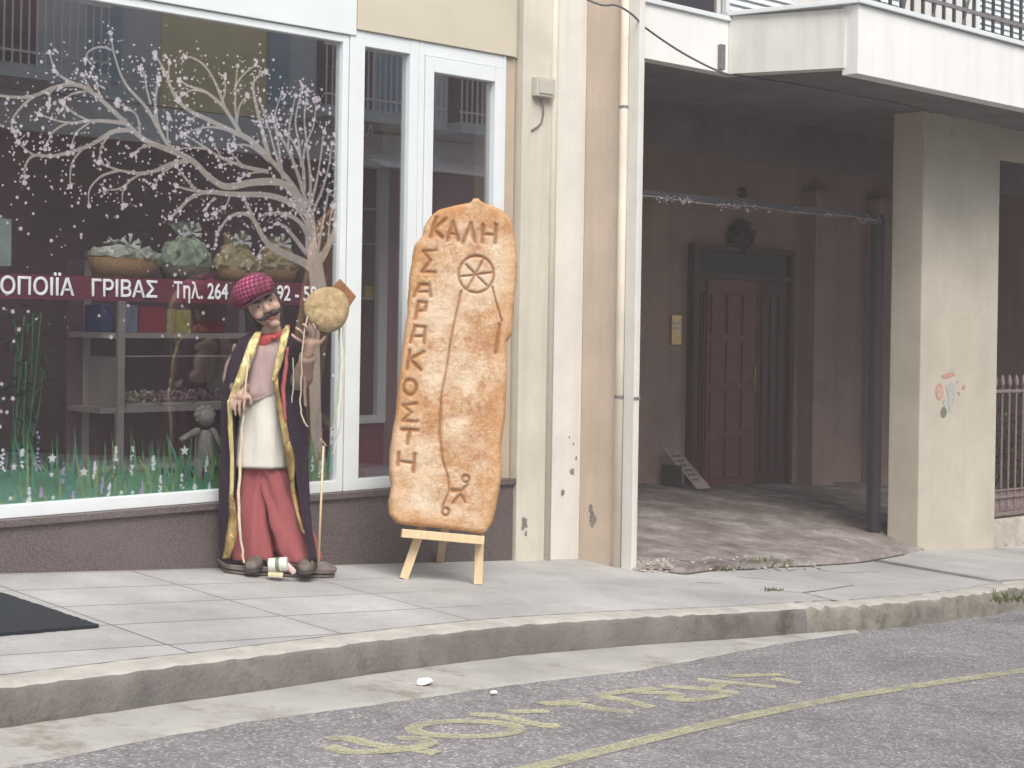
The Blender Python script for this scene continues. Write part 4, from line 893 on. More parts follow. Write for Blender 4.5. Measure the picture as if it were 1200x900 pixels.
# cracks in the pavement
mb = MB()
for l in ([(895, 690), (915, 693), (940, 695), (965, 701), (985, 706)], [(940, 695), (970, 691), (1000, 686)], [(862, 676), (905, 680)], [(815, 683), (845, 684)], [(960, 668), (985, 671), (1030, 670)]):
    P_ = [G(a, b_) + Vector((0, 0, .004)) for a, b_ in l]; n = len(smooth_path(P_, 4)); stroke(mb, smooth_path(P_, 4), [.003 + .008 * abs(noise.noise((k * 1.7, 0, 0))) for k in range(n)])
setp(mb.build('pavement_crack', mat('crack_dirt', (.11, .10, .075), .95, .4, 20)), kind='structure')

# ================================================================== GIANT BREAD ON ITS EASEL
fl, fr_ = G(467, 678), G(560, 685)
U = (fr_ - fl); U.z = 0; U.normalize(); n0 = Vector((-U.y, U.x, 0)); n0 = n0 if n0.dot(D) < 0 else -n0
LEAN = R(7); N = (n0 * math.cos(LEAN) + UP * math.sin(LEAN)).normalized()
mid = (fl + fr_) * .5
p_sh = PN(518, 626, mid, n0)                    # middle of the easel shelf, on the front leg plane
pb = p_sh + n0 * .035
el = thing('easel', (mid.x, mid.y, mid.z), 'small pale pine easel with a shelf holding up the giant loaf', 'easel')
def EP(px, py, off=0.0): return PN(px, py, p_sh + N * off, N)
VUP = N.cross(U); VUP = VUP if VUP.z > 0 else -VUP
def beam(a, b_, wu, wn, name, par):
    a, b_ = Vector(a), Vector(b_); t = (b_ - a).normalized(); s_ = t.cross(N).normalized() * wu / 2; k_ = s_.cross(t).normalized() * wn / 2
    m2 = MB(); m2.hexa([a - s_ - k_, a + s_ - k_, a + s_ + k_, a - s_ + k_, b_ - s_ - k_, b_ + s_ - k_, b_ + s_ + k_, b_ - s_ + k_]); return m2.build(name, M['pine'], par, bevel=.003)
a = EP(473, 674, -.03); a.z = kz(a.x, a.y) + .001; beam(a, EP(529, 520, -.05), .052, .03, 'leg', el)
a = EP(560, 681, -.03); a.z = kz(a.x, a.y) + .001; beam(a, EP(566, 520, -.05), .052, .03, 'leg', el)
bf = G(515, 659); bf.z = kz(bf.x, bf.y) + .001; beam(bf, EP(541, 500, -.07), .048, .03, 'leg', el)
s0, s1 = EP(470, 624.5), EP(566, 633); hh = (EP(470, 620) - EP(470, 630)).length
d_ = (s1 - s0).normalized(); q_ = d_.cross(N).normalized()
mb = MB(); mb.hexa([s0 - q_ * hh / 2 - N * .06, s1 - q_ * hh / 2 - N * .06, s1 - q_ * hh / 2 + N * .085, s0 - q_ * hh / 2 + N * .085, s0 + q_ * hh / 2 - N * .06, s1 + q_ * hh / 2 - N * .06, s1 + q_ * hh / 2 + N * .085, s0 + q_ * hh / 2 + N * .085]); mb.build('shelf', M['pine'], el, bevel=.004)
beam(EP(516, 545, -.045), EP(566, 549, -.045), .045, .02, 'crossbar', el)

Lpy = [232, 236, 238, 241, 246, 253, 266, 276, 287, 301, 330, 367, 403, 438, 488, 523, 551, 569, 588, 603, 613, 616, 619, 624, 627]
Lpx = [555, 553, 549, 533, 514, 505, 497, 495, 486, 483, 479, 477, 472, 468, 463, 457, 455.5, 458, 455, 455, 464, 480, 515, 556, 562]
Rpy = [232, 236, 239, 241, 247, 259, 279, 301, 325, 347, 391, 401, 436, 488, 523, 557, 594, 612, 622, 627]
Rpx = [560, 563, 568, 577, 589, 599, 604, 606, 606, 603, 600, 593.5, 594, 592, 587, 588, 581.5, 577, 571, 563]
def k4(*p): return [(440 + x / 4.09, 220 + y / 4.09) for x, y in p]
def k5(*p): return [(440 + x / 3.214, 420 + y / 3.214) for x, y in p]
def ell(cx_, cy_, rx, ry, fn): return fn(*[(cx_ + rx * math.cos(k * .3142), cy_ + ry * math.sin(k * .3142)) for k in range(21)])
SW, TW = 2.5, 1.3
strokes = [(k4((288, 150), (262, 242)), SW), (k4((332, 160), (275, 205), (318, 245)), SW), (k4((342, 260), (368, 172), (396, 258)), SW), (k4((352, 228), (388, 228)), 2), (k4((415, 270), (455, 178), (475, 265)), SW), (k4((512, 185), (508, 268)), SW), (k4((574, 185), (570, 270)), SW), (k4((510, 228), (572, 232)), 2),
 (k4((288, 305), (228, 312), (262, 355), (222, 408), (284, 410)), 2.2),
 (k4((182, 525), (212, 470), (255, 470), (262, 525)), 2.3), (k4((205, 503), (258, 503)), 1.8),
 (k4((190, 632), (205, 552), (242, 556), (236, 592), (198, 596)), 2.3),
 (k4((165, 745), (188, 668), (236, 672), (230, 748)), 2.3), (k4((180, 716), (230, 716)), 1.8),
 (k4((162, 785), (150, 872)), 2.4), (k4((230, 790), (165, 826), (214, 878)), 2.4),
 (ell(128, 112, 24, 28, k5), 2.4), (k5((152, 172), (104, 180), (132, 206), (102, 237), (154, 240)), 2.3), (k5((98, 270), (156, 272)), 2.4), (k5((127, 272), (119, 322)), 2.4), (k5((86, 358), (84, 402)), 2.4), (k5((146, 362), (140, 428)), 2.4), (k5((86, 388), (146, 396)), 2),
 (ell(480, 420, 84, 88, k4), 1.7), (k4((396, 432), (562, 410)), 1.4), (k4((430, 372), (530, 474)), 1.4), (k4((516, 345), (436, 492)), 1.4),
 (k4((408, 500), (386, 600), (360, 720), (335, 890)) + k5((258, 80), (245, 150), (240, 280), (250, 380), (272, 450), (275, 500), (252, 555), (248, 585)), TW),
 (k4((556, 480), (578, 565), (602, 645)), 1.2), (k4((592, 660), (572, 795)), 2.6),
 (ell(338, 455, 13, 13, k5), 1.6), (k5((345, 475), (322, 500), (285, 496)), 2.1), (k5((325, 498), (286, 503)), 1.8), (k5((318, 512), (335, 542)), 1.8), (k5((312, 518), (290, 545)), 1.8), (ell(262, 578, 12, 14, k5), 1.8)]
NC, NR = 150, 410
pyv = np.linspace(232.5, 626, NR)
lx = np.interp(pyv, Lpy, Lpx); rx_ = np.interp(pyv, Rpy, Rpx)
uu = np.linspace(0, 1, NC); uu = .5 - .5 * np.cos(np.pi * uu) * (0.35 + .65 * np.abs(np.cos(np.pi * uu)) ** .0)
uu = np.linspace(0, 1, NC); uu = uu + .06 * np.sin(-2 * np.pi * uu)
PX = lx[:, None] + (rx_ - lx)[:, None] * uu[None, :]; PY = np.repeat(pyv[:, None], NC, 1)
PX = PX + .35 * np.sin(PY * .21)[:, :] * (np.abs(2 * uu - 1) ** 3)[None, :]
top_line = np.interp(PX, [497, 505, 514, 533, 549, 553, 563, 568, 577, 589, 599, 604], [266, 253, 246, 241, 238, 232.5, 232.5, 238, 241, 247, 259, 275])
e = np.minimum(np.minimum(PX - lx[:, None], rx_[:, None] - PX), np.minimum(PY - top_line, 614 + (PX - 471) * .107 + 2 - PY))
e = np.clip(e, 0, None)
e1_ = np.clip(e / 7, 0, 1); dome = np.sqrt(np.clip(1 - (1 - e1_) ** 2, 0, 1)); edge_a = np.clip(1 - e / 26, 0, 1)
gro = np.zeros_like(PX)
for pts, wd in strokes:
    for (x0, y0), (x1, y1) in zip(pts[:-1], pts[1:]):
        dx, dy = x1 - x0, y1 - y0; t = np.clip(((PX - x0) * dx + (PY - y0) * dy) / (dx * dx + dy * dy + 1e-9), 0, 1)
        dd = np.hypot(PX - x0 - t * dx, PY - y0 - t * dy); gro = np.maximum(gro, np.exp(-(dd / wd) ** 2 * 1.1))
T0 = .046
nz = np.array([[noise.noise((PX[i, j] * .05, PY[i, j] * .05, 0)) * .006 + noise.noise((PX[i, j] * .16, PY[i, j] * .16, 3)) * .003 + noise.noise((PX[i, j] * .5, PY[i, j] * .5, 7)) * .0022 for j in range(NC)] for i in range(NR)])
H = (T0 + nz) * dome - gro * .016 * np.clip(e / 6, 0, 1)
verts = []
for i in range(NR):
    for j in range(NC):
        p = PN(PX[i, j], PY[i, j], pb, N); verts.append(p + N * float(H[i, j]))
nf = len(verts)
for i in range(NR):
    for j in range(NC): verts.append(verts[i * NC + j] - N * float(H[i, j] + .020 * dome[i, j] + .002))
faces = []
for i in range(NR - 1):
    for j in range(NC - 1):
        a = i * NC + j; faces.append((a, a + NC, a + NC + 1, a + 1)); faces.append((nf + a, nf + a + 1, nf + a + NC + 1, nf + a + NC))
per = [j for j in range(NC)] + [i * NC + NC - 1 for i in range(1, NR)] + [(NR - 1) * NC + j for j in range(NC - 2, -1, -1)] + [i * NC for i in range(NR - 2, 0, -1)]
for a, b_ in zip(per, per[1:] + per[:1]): faces.append((a, b_, nf + b_, nf + a))
me = bpy.data.meshes.new('giant_bread'); me.from_pydata([tuple(v) for v in verts], [], faces)
ca = me.color_attributes.new('crust', 'FLOAT_COLOR', 'POINT')
buf = np.zeros((2 * nf, 4)); buf[:nf, 0] = gro.ravel(); buf[:nf, 1] = edge_a.ravel(); buf[nf:, 1] = 1; buf[:, 3] = 1
ca.data.foreach_set('color', buf.ravel())
def bread_mat():
    a = NT('bread_crust'); a.b.inputs['Roughness'].default_value = .62
    at = a.n('ShaderNodeVertexColor', layer_name='crust'); sp = a.n('ShaderNodeSeparateColor'); a.l(at.outputs[0], sp.inputs[0])
    c = a.ramp(a.noise(5.5, 9, .78), (.34, lin(168, 116, 78)), (.45, lin(190, 144, 102)), (.54, lin(206, 170, 128)), (.66, lin(228, 212, 182)))
    spk = a.ramp(a.noise(60, 4, .75), (.38, 0.0), (.62, 1.0)); c = a.mix(a.mix(1., spk, .62, 'MULTIPLY'), c, lin(158, 104, 62))
    fl_ = a.ramp(a.noise(2.6, 7, .7, vec=None), (.46, 0.0), (.60, .65)); c = a.mix(fl_, c, lin(228, 212, 186))
    c = a.mix(a.ramp(sp.outputs[1], (.0, 0.0), (1.0, .55)), c, lin(196, 142, 84))
    c = a.mix(a.ramp(sp.outputs[0], (.15, 0.0), (.9, .78)), c, lin(146, 92, 44))
    a.col(c); a.bump(a.noise(70, 8, .8), .9, .010); a.b.inputs['Subsurface Weight'].default_value = .0
    return a.m
o = link('giant_bread', me, bread_mat(), None, True)
bm_ = bmesh.new(); bm_.from_mesh(me); bmesh.ops.recalc_face_normals(bm_, faces=bm_.faces); bm_.to_mesh(me); bm_.free()
setp(o, 'tall golden flat bread with letters and a kite pressed into its crust, on the easel', 'bread')

# ================================================================== COSTUMED FIGURE
B = G(324, 674); S = F / ((B - CAM).dot(D))
def L(px, py, dy=0.0):
    X = (px - 324 - .016 * (674 - py)) / S; k = 1 + dy * S / F
    return Vector((X * k - 276 * dy / F, dy, (674 - py) / S))
RZ = math.atan2(RT.y, RT.x)
fig = thing('costumed_figure', (B.x, B.y, B.z), 'life size moustached costumed figure in checked cap, dark gold edged cloak and red trousers', 'figure', None, RZ)
MF = basis(fig)
class FB(MB):
    """shapes given in the figure's own frame"""
    def build(s, name, mats, parent=fig, **kw):
        bmesh.ops.transform(s.b, matrix=MF, verts=list(s.b.verts)); return MB.build(s, name, mats, parent, **kw)
M['skin'] = mat('painted_skin', (.39, .255, .195), .6, .22, 14, .3, 60)
M['mask'] = M['skin']
# --- body: one continuous surface (capsules fused by a voxel remesh)
b = FB()
HC = L(309, 360, -.03)
hm = (Matrix.Rotation(R(-30), 3, 'Y') @ Matrix.Rotation(R(14), 3, 'Z') @ Matrix.Rotation(R(4), 3, 'X')) * 1.07
def Hd(x, y, z): return HC + hm @ Vector((x, y, z))
# head
bmesh.ops.create_uvsphere(b.b, u_segments=40, v_segments=28, radius=1)
for v in b.b.verts:
    x, y, z = v.co; t = max(0, -z)
    v.co = Hd(x * .084 * (1 - .30 * t ** 1.6), y * .102 * (1 - .15 * t) + .012 * t - .0, z * .128)
b.capsule(Hd(0, -.094, .022), Hd(0, -.116, -.022), .012, .019); b.ball(Hd(.014, -.105, -.028), .012); b.ball(Hd(-.014, -.105, -.028), .012)
b.capsule(Hd(-.05, -.080, .036), Hd(.05, -.080, .036), .016, .016); b.ball(Hd(.043, -.068, -.028), (.034, .03, .034)); b.ball(Hd(-.043, -.068, -.028), (.034, .03, .034))
b.ball(Hd(0, -.072, -.104), (.034, .028, .026)); b.capsule(Hd(-.025, -.088, -.072), Hd(.025, -.088, -.072), .014, .014)
for s in (-1, 1): b.ball(Hd(s * .085, .012, -.005), (.014, .024, .036), rot=hm)
nb = L(319, 398, .0); b.capsule(Hd(0, .015, -.07), nb, .052, .058)
# torso and limbs
b.capsule(L(317, 420, .02), L(311, 478, .02), .125, .11, 20); b.capsule(L(311, 478, .02), L(308, 530, .02), .11, .125, 20)
b.capsule(L(288, 410, .02), L(344, 410, .02), .062, .062)
b.capsule(L(298, 540, .02), L(297, 600, .0), .085, .062); b.capsule(L(297, 600, .0), L(298, 652, .02), .056, .04)
b.capsule(L(320, 540, .02), L(339, 600, .0), .085, .062); b.capsule(L(339, 600, .0), L(358, 656, .02), .056, .04)
# arm raised (viewer right) with hand under the loaf
E1, W1 = L(352, 442, -.10), L(361, 414, -.23)
b.capsule(L(345, 411, .01), E1, .050, .040); b.capsule(E1, W1, .040, .026)
pc = L(364, 401, -.245); b.capsule(W1, pc, .027, .030); b.capsule(L(357, 400, -.245), L(371, 399, -.25), .020, .018)
def finger(pts, r0, r1, bb):
    for i in range(len(pts) - 1):
        t0, t1 = i / (len(pts) - 1), (i + 1) / (len(pts) - 1)
        bb.capsule(pts[i], pts[i + 1], r0 + (r1 - r0) * t0, r0 + (r1 - r0) * t1, 8)
finger([L(356, 400, -.25), L(350, 397, -.28), L(345, 394, -.29), L(342, 391, -.285)], .0105, .0075, b)
finger([L(359, 396, -.25), L(355, 390, -.285), L(351, 386, -.305), L(347, 383.5, -.30)], .0105, .0080, b)
finger([L(364, 394, -.25), L(362, 387, -.29), L(359, 382, -.31), L(355, 379, -.305)], .0110, .0080, b)
finger([L(369, 395, -.25), L(370, 388, -.29), L(369, 383, -.31), L(367, 379, -.31)], .0105, .0080, b)
finger([L(370, 403, -.245), L(377, 398, -.25), L(381, 393, -.255)], .0125, .0090, b)
# hanging hand (viewer left)
E2, W2 = L(273, 444, .0), L(285, 456, -.155)
b.capsule(L(287, 411, .01), E2, .050, .040); b.capsule(E2, W2, .038, .025)
b.capsule(W2, L(281, 463, -.185), .025, .027); b.capsule(L(274, 464, -.185), L(287, 465, -.19), .016, .015)
for k, (x, l_) in enumerate(((271.5, 13), (276.5, 17), (281.7, 18), (287, 15))): finger([L(x, 465, -.187), L(x - 1, 465 + l_ * .45, -.205), L(x - 1.2, 465 + l_ * .8, -.208), L(x - .5, 465 + l_ * 1.15, -.198)], .0098, .0070, b)
finger([L(289, 460, -.175), L(294, 466, -.19), L(294, 472, -.195)], .0115, .0085, b)
body = b.build('body', M['skin'], smooth=True)
def bake(o, mods):
    for kind, kw in mods:
        md = o.modifiers.new('m', kind)
        for k, v in kw.items(): setattr(md, k, v)
    dg = bpy.context.evaluated_depsgraph_get(); me_ = bpy.data.meshes.new_from_object(o.evaluated_get(dg)); old = o.data; o.modifiers.clear(); o.data = me_; bpy.data.meshes.remove(old)
    for p in o.data.polygons: p.use_smooth = True
bake(body, [('REMESH', dict(mode='VOXEL', voxel_size=.0052)), ('SMOOTH', dict(factor=.5, iterations=3))])
# --- face
M['hairblk'] = mat('black_hair', (.022, .016, .016), .6, .3, 40, .4, 120)
for s in (-1, 1):
    e_ = FB(); e_.ball(Hd(s * .036, -.0905, .012), (.014, .007, .0055), 12, 8, hm); eye = e_.build('eye', mat('eye_white', (.36, .30, .26), .4, .05, 10), smooth=True)
    e_ = FB(); e_.ball(Hd(s * .036 + .002, -.0965, .012), (.0075, .004, .0055), 10, 6, hm); e_.build('iris', M['hairblk'], eye, smooth=True)
    e_ = FB(); e_.tube([Hd(s * .012, -.100, .030), Hd(s * .034, -.0985, .040), Hd(s * .058, -.082, .032)], [.0065, .0075, .003], 8); e_.build('eyebrow', M['hairblk'], smooth=True)
    e_ = FB(); e_.tube([Hd(s * .010, -.0975, .024), Hd(s * .034, -.0985, .0225), Hd(s * .055, -.086, .012)], [.003, .004, .002], 6); e_.build('eyelid', M['skin'], smooth=True)
mo = FB()
for s in (-1, 1): mo.tube(smooth_path([Hd(0, -.112, -.046), Hd(s * .024, -.110, -.052), Hd(s * .048, -.097, -.056), Hd(s * .070, -.080, -.040)], 5), [.012] * 4 + [.013] * 4 + [.010] * 4 + [.006] * 3 + [.002], 10) if False else mo.tube([Hd(0, -.112, -.046), Hd(s * .018, -.112, -.051), Hd(s * .036, -.105, -.057), Hd(s * .055, -.092, -.055), Hd(s * .070, -.078, -.042)], [.010, .0135, .013, .009, .003], 10)
mo.build('moustache', M['hairblk'], smooth=True)
lp = FB(); lp.tube([Hd(-.026, -.092, -.073), Hd(-.010, -.103, -.0715), Hd(.010, -.103, -.0715), Hd(.026, -.092, -.073)], [.002, .006, .006, .002], 8); lp.build('lips', mat('red_lips', (.34, .07, .06), .5, .1, 10), smooth=True)
hr = FB(); bmesh.ops.create_uvsphere(hr.b, u_segments=26, v_segments=18, radius=1)
for v in hr.b.verts:
    x, y, z = v.co; v.co = Hd(x * .097, .042 + y * .098, .0 + z * .135)
    v.co += Vector((noise.noise(v.co * 30), noise.noise(v.co * 30 + Vector((5, 0, 0))), 0)) * .008
hr.capsule(Hd(-.088, -.015, .05), Hd(-.084, -.02, -.06), .020, .012); hr.capsule(Hd(.088, -.010, .05), Hd(.084, -.015, -.035), .014, .008)
hr.build('hair', M['hairblk'], smooth=True)
# --- checked flat cap
def check():
    a = NT('checked_cloth'); a.b.inputs['Roughness'].default_value = .85
    mp = a.n('ShaderNodeMapping'); mp.inputs['Rotation'].default_value = (0, R(20), R(8)); a.l(a.tc.outputs['Object'], mp.inputs[0])
    sx = a.n('ShaderNodeSeparateXYZ'); a.l(mp.outputs[0], sx.inputs[0])
    def line(o_):
        m1 = a.n('ShaderNodeMath', operation='MULTIPLY'); a.l(o_, m1.inputs[0]); m1.inputs[1].default_value = 42
        m2 = a.n('ShaderNodeMath', operation='FRACT'); a.l(m1.outputs[0], m2.inputs[0])
        return a.ramp(m2.outputs[0], (.36, 0.0), (.46, 1.0))
    g = a.mix(1., line(sx.outputs[0]), line(sx.outputs[2]), 'MULTIPLY')
    h_ = a.mix(1., line(sx.outputs[0]), line(sx.outputs[2]), 'ADD')
    c = a.mix(h_, (.030, .008, .016), (.13, .016, .04)); c = a.mix(g, c, a.ramp(a.noise(7, 3), (.40, (.11, .015, .04)), (.62, (.46, .07, .18)))); a.col(c); a.bump(a.noise(200, 2), .3, .003)
    return a.m
hat = FB(); n = 36; rows = []
for r, z, yo in ((.094, .048, 0), (.108, .054, 0), (.122, .070, 0), (.126, .092, .0), (.120, .122, 0), (.102, .152, .002), (.074, .172, .004), (.040, .184, .004), (.008, .187, .004)):
    rows.append([Hd(r * .95 * math.cos(k * 6.2832 / n) * 1.02 - .010 + (.006 * math.sin(5 * k * 6.2832 / n)), yo + .008 + r * math.sin(k * 6.2832 / n) * .95, z + .008 * math.sin(3 * k * 6.2832 / n + 1) * (r / .15)) for k in range(n)])
hat.rings(rows, cap1=True); cap_ = hat.build('cap', check(), smooth=True)
hat = FB(); hat.rings([[Hd(-.005 + r * math.sin(t_), -.02 - r * math.cos(t_) * .98, z - .012 * abs(math.sin(t_))) for t_ in [R(-62 + 124 * k / 14) for k in range(15)]] for r, z in ((.085, .060), (.118, .056), (.132, .050), (.133, .046), (.118, .050), (.085, .053))], closed=False); hat.build('peak', mat('dark_cap_cloth', (.04, .014, .022), .85, .2, 20), cap_, smooth=True)
# --- cloth helper
def cloth(rows, name, m_, fold=0.0, freq=7.0, seed=0, n=40, par=fig, mod=None, cap=False, thick=0):
    """rows: (px centre, py, half width px, depth m, dy)"""
    f_ = FB(); out = []
    rr = []
    for i in range(len(rows) - 1):
        for j in range(5):
            t = j / 5; rr.append([rows[i][k] + (rows[i + 1][k] - rows[i][k]) * (t * t * (3 - 2 * t) if k != 1 else t) for k in range(5)])
    rr.append(list(rows[-1]))
    for i, (cx_, py, hw, dp_, dy) in enumerate(rr):
        ring = []; v_ = i / (len(rr) - 1)
        for k in range(n):
            an = k * 2 * math.pi / n; nx, ny = math.cos(an), math.sin(an)
            fo = 1 + fold * 1.25 * (noise.noise((nx * freq * .35 + seed, ny * freq * .35, v_ * 1.6)) * 1.2 + .4 * noise.noise((nx * freq + seed, ny * freq, v_ * 4)))
            c0 = L(cx_, py, dy); q = L(cx_ + hw, py, dy); rx = (q - c0).length
            sg = lambda t, p: math.copysign(abs(t) ** p, t)
            p = c0 + Vector((sg(nx, .85) * rx * fo, sg(ny, .85) * dp_ * fo, 0))
            if mod: p = mod(p, an, v_)
            ring.append(p)
        out.append(ring)
    f_.rings(out, cap0=cap, cap1=cap); return f_.build(name, m_, par, smooth=True)
def fabric(name, c, var=.12, rough=.9, st=(1, 1, .25)):
    a = NT(name); a.b.inputs['Roughness'].default_value = rough; a.b.inputs['Sheen Weight'].default_value = .0; a.b.inputs['Specular IOR Level'].default_value = .25
    a.col(a.ramp(a.noise(9, 5, .6, stretch=st), (.3, tuple(x * (1 - var) for x in c)), (.7, tuple(x * (1 + var) for x in c))))
    a.bump(a.mix(.3, a.noise(13, 5, .6, stretch=st), a.noise(320, 2)), .9, .020); return a.m
M['blouse'] = fabric('pale_pink_cloth', (.46, .335, .32), .2); M['tunic'] = fabric('cream_cloth', (.70, .67, .59), .08); M['red'] = fabric('faded_red_cloth', (.40, .115, .12), .14)
M['cloak'] = fabric('dark_purple_cloth', (.034, .020, .034), .35); M['sleeve'] = fabric('tan_pink_cloth', (.34, .23, .19), .2)
def satin(name, c):
    a = NT(name); a.b.inputs['Roughness'].default_value = .32; a.b.inputs['Metallic'].default_value = .35
    a.col(a.ramp(a.noise(16, 4, .6, stretch=(1, 1, .4)), (.36, tuple(x * .40 for x in c)), (.60, tuple(min(1, x * 1.1) for x in c)))); a.bump(a.noise(22, 4, .6, stretch=(1, 1, .35)), 1.0, .03); return a.m  # sheen streaks of the satin put into the colour as contrasty noise
M['gold'] = satin('gold_satin', (.72, .60, .27)); M['dullgold'] = satin('dull_gold_braid', (.42, .29, .11))
# trousers
tr = FB()
cloth([(291, 658, 9, .05, .01), (297, 655, 23, .085, .0), (297, 640, 23, .085, .0), (295, 600, 20, .085, .0), (298, 560, 18, .10, .01), (305, 535, 22, .11, .02)], 'trousers', M['red'], .20, 6, 1)
cloth([(355, 660, 10, .05, .01), (352, 656, 23, .088, -.01), (347, 640, 23, .09, -.01), (337, 605, 22, .09, -.01), (325, 565, 20, .10, .0), (313, 535, 24, .11, .02)], 'trousers', M['red'], .20, 6, 4)
ch_ = [o for o in fig.children if o.name.startswith('trousers')]
bm_ = bmesh.new(); bm_.from_mesh(ch_[0].data); bm_.from_mesh(ch_[1].data); bm_.to_mesh(ch_[0].data); bm_.free(); bpy.data.objects.remove(ch_[1])
for p in ch_[0].data.polygons: p.use_smooth = True
# tunic
cloth([(311, 440, 25, .125, .01), (310, 470, 27, .128, .01), (309, 500, 29, .132, .005), (308, 530, 30.5, .138, .005), (307.5, 547, 31.5, .142, .005), (307.5, 546, 30, .135, .005)], 'tunic', M['tunic'], .10, 6, 8)
# blouse: hem hangs lower on viewer's left
def bl(p, an, v_):
    d = max(0, v_ - .55) / .45; p = p.copy(); p.z -= d * (.07 * -math.cos(an) + .02); return p
cloth([(318, 393, 10, .05, .0), (317, 400, 26, .10, .01), (316, 415, 31, .13, .01), (313, 440, 29, .137, .008), (310, 457, 29.5, .142, .005), (310, 462, 29, .136, .005)], 'blouse', M['blouse'], .13, 7, 12, mod=bl)
# neckerchief
nk = FB(); t_ = [nb + Vector((.066 * math.cos(k * .3491), .06 * math.sin(k * .3491) - .005, .018 + .012 * math.cos(k * .3491 * 1) * .6)) for k in range(19)]; nk.tube(t_, .017, 8)
c = nb + Vector((.024, -.085, .012)); 
for s in (-1, 1): nk.rings([[c + Vector((0, -.01, .012)), c + Vector((0, -.012, 0)), c + Vector((0, -.008, -.012))], [c + Vector((s * .042, -.018, .030 + .018 * s)), c + Vector((s * .040, -.024, .004 + .014 * s)), c + Vector((s * .034, -.015, -.020 + .014 * s))], [c + Vector((s * .084, -.010, .036 + .034 * s)), c + Vector((s * .090, -.014, .004 + .034 * s)), c + Vector((s * .080, -.010, -.030 + .034 * s))]], closed=False)
nk.ball(c + Vector((0, -.014, 0)), .015)
nk.build('neckerchief', mat('red_satin', (.36, .045, .045), .5, .2, 20), smooth=True)
# sleeves
def sleeve(a, b_, c_, ra, rb, rc, seed):
    f_ = FB(); P_ = smooth_path([a, b_, c_], 9); n = len(P_); rr = [ra + (rb - ra) * min(1, i / (n / 2)) if i < n / 2 else rb + (rc - rb) * (i - n / 2) / (n / 2) for i in range(n)]
    rr = [r * (1 + .10 * noise.noise((i * .8, seed, 0))) for i, r in enumerate(rr)]; f_.tube(P_, rr, 18)
    for v in f_.b.verts: v.co += Vector((noise.noise(v.co * 18 + Vector((seed, 0, 0))), noise.noise(v.co * 18 + Vector((0, seed, 0))), noise.noise(v.co * 18))) * .012
    return f_.build('sleeve', M['sleeve'], smooth=True)
sleeve(L(345, 409, .01), E1 + Vector((0, 0, -.012)), W1 + Vector((-.004, 0, -.005)), .062, .062, .040, 3)
sleeve(L(287, 409, .01), E2, W2 + (E2 - W2) * .05, .062, .062, .042, 5)
# shoes
M['shoe'] = mat('worn_brown_leather', (.13, .105, .085), .6, .4, 18); M['sole'] = mat('shoe_sole', (.05, .042, .038), .8, .2, 10)
for cx_, py_ in ((300, 662), (361, 663)):
    f_ = FB(); c = L(cx_, py_, -.04); rows = []
    for t, hw, hh in ((.12, .030, .055), (.09, .040, .085), (.03, .044, .085), (-.03, .046, .066), (-.09, .049, .052), (-.13, .044, .044), (-.158, .028, .030), (-.166, .008, .012)):
        rows.append([c + Vector((math.cos(k * .4488) * hw, t, max(0, .004 + (hh if math.sin(k * .4488) > 0 else .006) * (math.sin(k * .4488) * .5 + .5)))) for k in range(14)])
    f_.rings(rows, cap0=True, cap1=True); o = f_.build('shoe', M['shoe'], smooth=True)
    f_ = FB(); f_.prism([c + Vector((x, y, -.012)) for x, y in ((-.03, .125), (.03, .125), (.047, .05), (.05, -.09), (.036, -.155), (0, -.172), (-.036, -.155), (-.05, -.09), (-.047, .05))], (0, 0, .018)); f_.build('sole', M['sole'], o)
# cloak: open in front
CK = [ # py, inner-left px, outer-left px, outer-right px, inner-right px, half depth
 (391, 303, 292, 341, 334, .07), (397, 298, 280, 353, 336, .10), (410, 292, 273, 357, 333, .125), (430, 283, 267, 358, 328, .14), (455, 275, 262, 357, 327, .15), (480, 273, 260, 357, 332, .15), (520, 276, 259, 359, 342, .155), (560, 276, 260, 361, 348, .16), (600, 274, 262, 364, 354, .165), (640, 271, 263, 368, 362, .165), (655, 270, 264, 369, 364, .16)]
def lerpCK(py):
    for A, Bq in zip(CK[:-1], CK[1:]):
        if A[0] <= py <= Bq[0]: t = (py - A[0]) / (Bq[0] - A[0]); return [A[k] + (Bq[k] - A[k]) * t for k in range(6)]
    return list(CK[-1])
def cloak_row(py, nn=46):
    py, il, ol, orr, ir, dp_ = lerpCK(py); v_ = (py - 391) / 264
    ctrl = [L(il, py, -.155 if py > 400 else -.08), L((il * .35 + ol * .65), py, -.10 if py > 400 else -.05), L(ol, py, .0), L(ol * .72 + orr * .28, py, dp_ * .75), L((ol + orr) / 2, py, dp_), L(ol * .28 + orr * .72, py, dp_ * .75), L(orr, py, .0), L(ir * .35 + orr * .65, py, -.10 if py > 400 else -.05), L(ir, py, -.155 if py > 400 else -.08)]
    P_ = smooth_path(ctrl, 6); out = []
    for i, p in enumerate(P_):
        u_ = i / (len(P_) - 1); edge_ = min(1, min(u_, 1 - u_) * 6)
        am = .028 * edge_ * min(1, v_ * 2 + .2); f1 = math.sin(u_ * 46 + 2 * noise.noise((u_ * 4, v_ * 2, 0))) * am * .6 + noise.noise((u_ * 12, v_ * 3, 5)) * am
        c0 = L((ol + orr) / 2, py, 0); d_ = (p - c0); d_.z = 0; d_ = d_.normalized() if d_.length > 1e-5 else Vector((0, 1, 0)); out.append(p + d_ * f1)
    return out
f_ = FB(); rws = [cloak_row(391 + 264 * i / 48) for i in range(49)]; f_.rings(rws, closed=False); f_.build('cloak', M['cloak'], smooth=True, solid=.006)
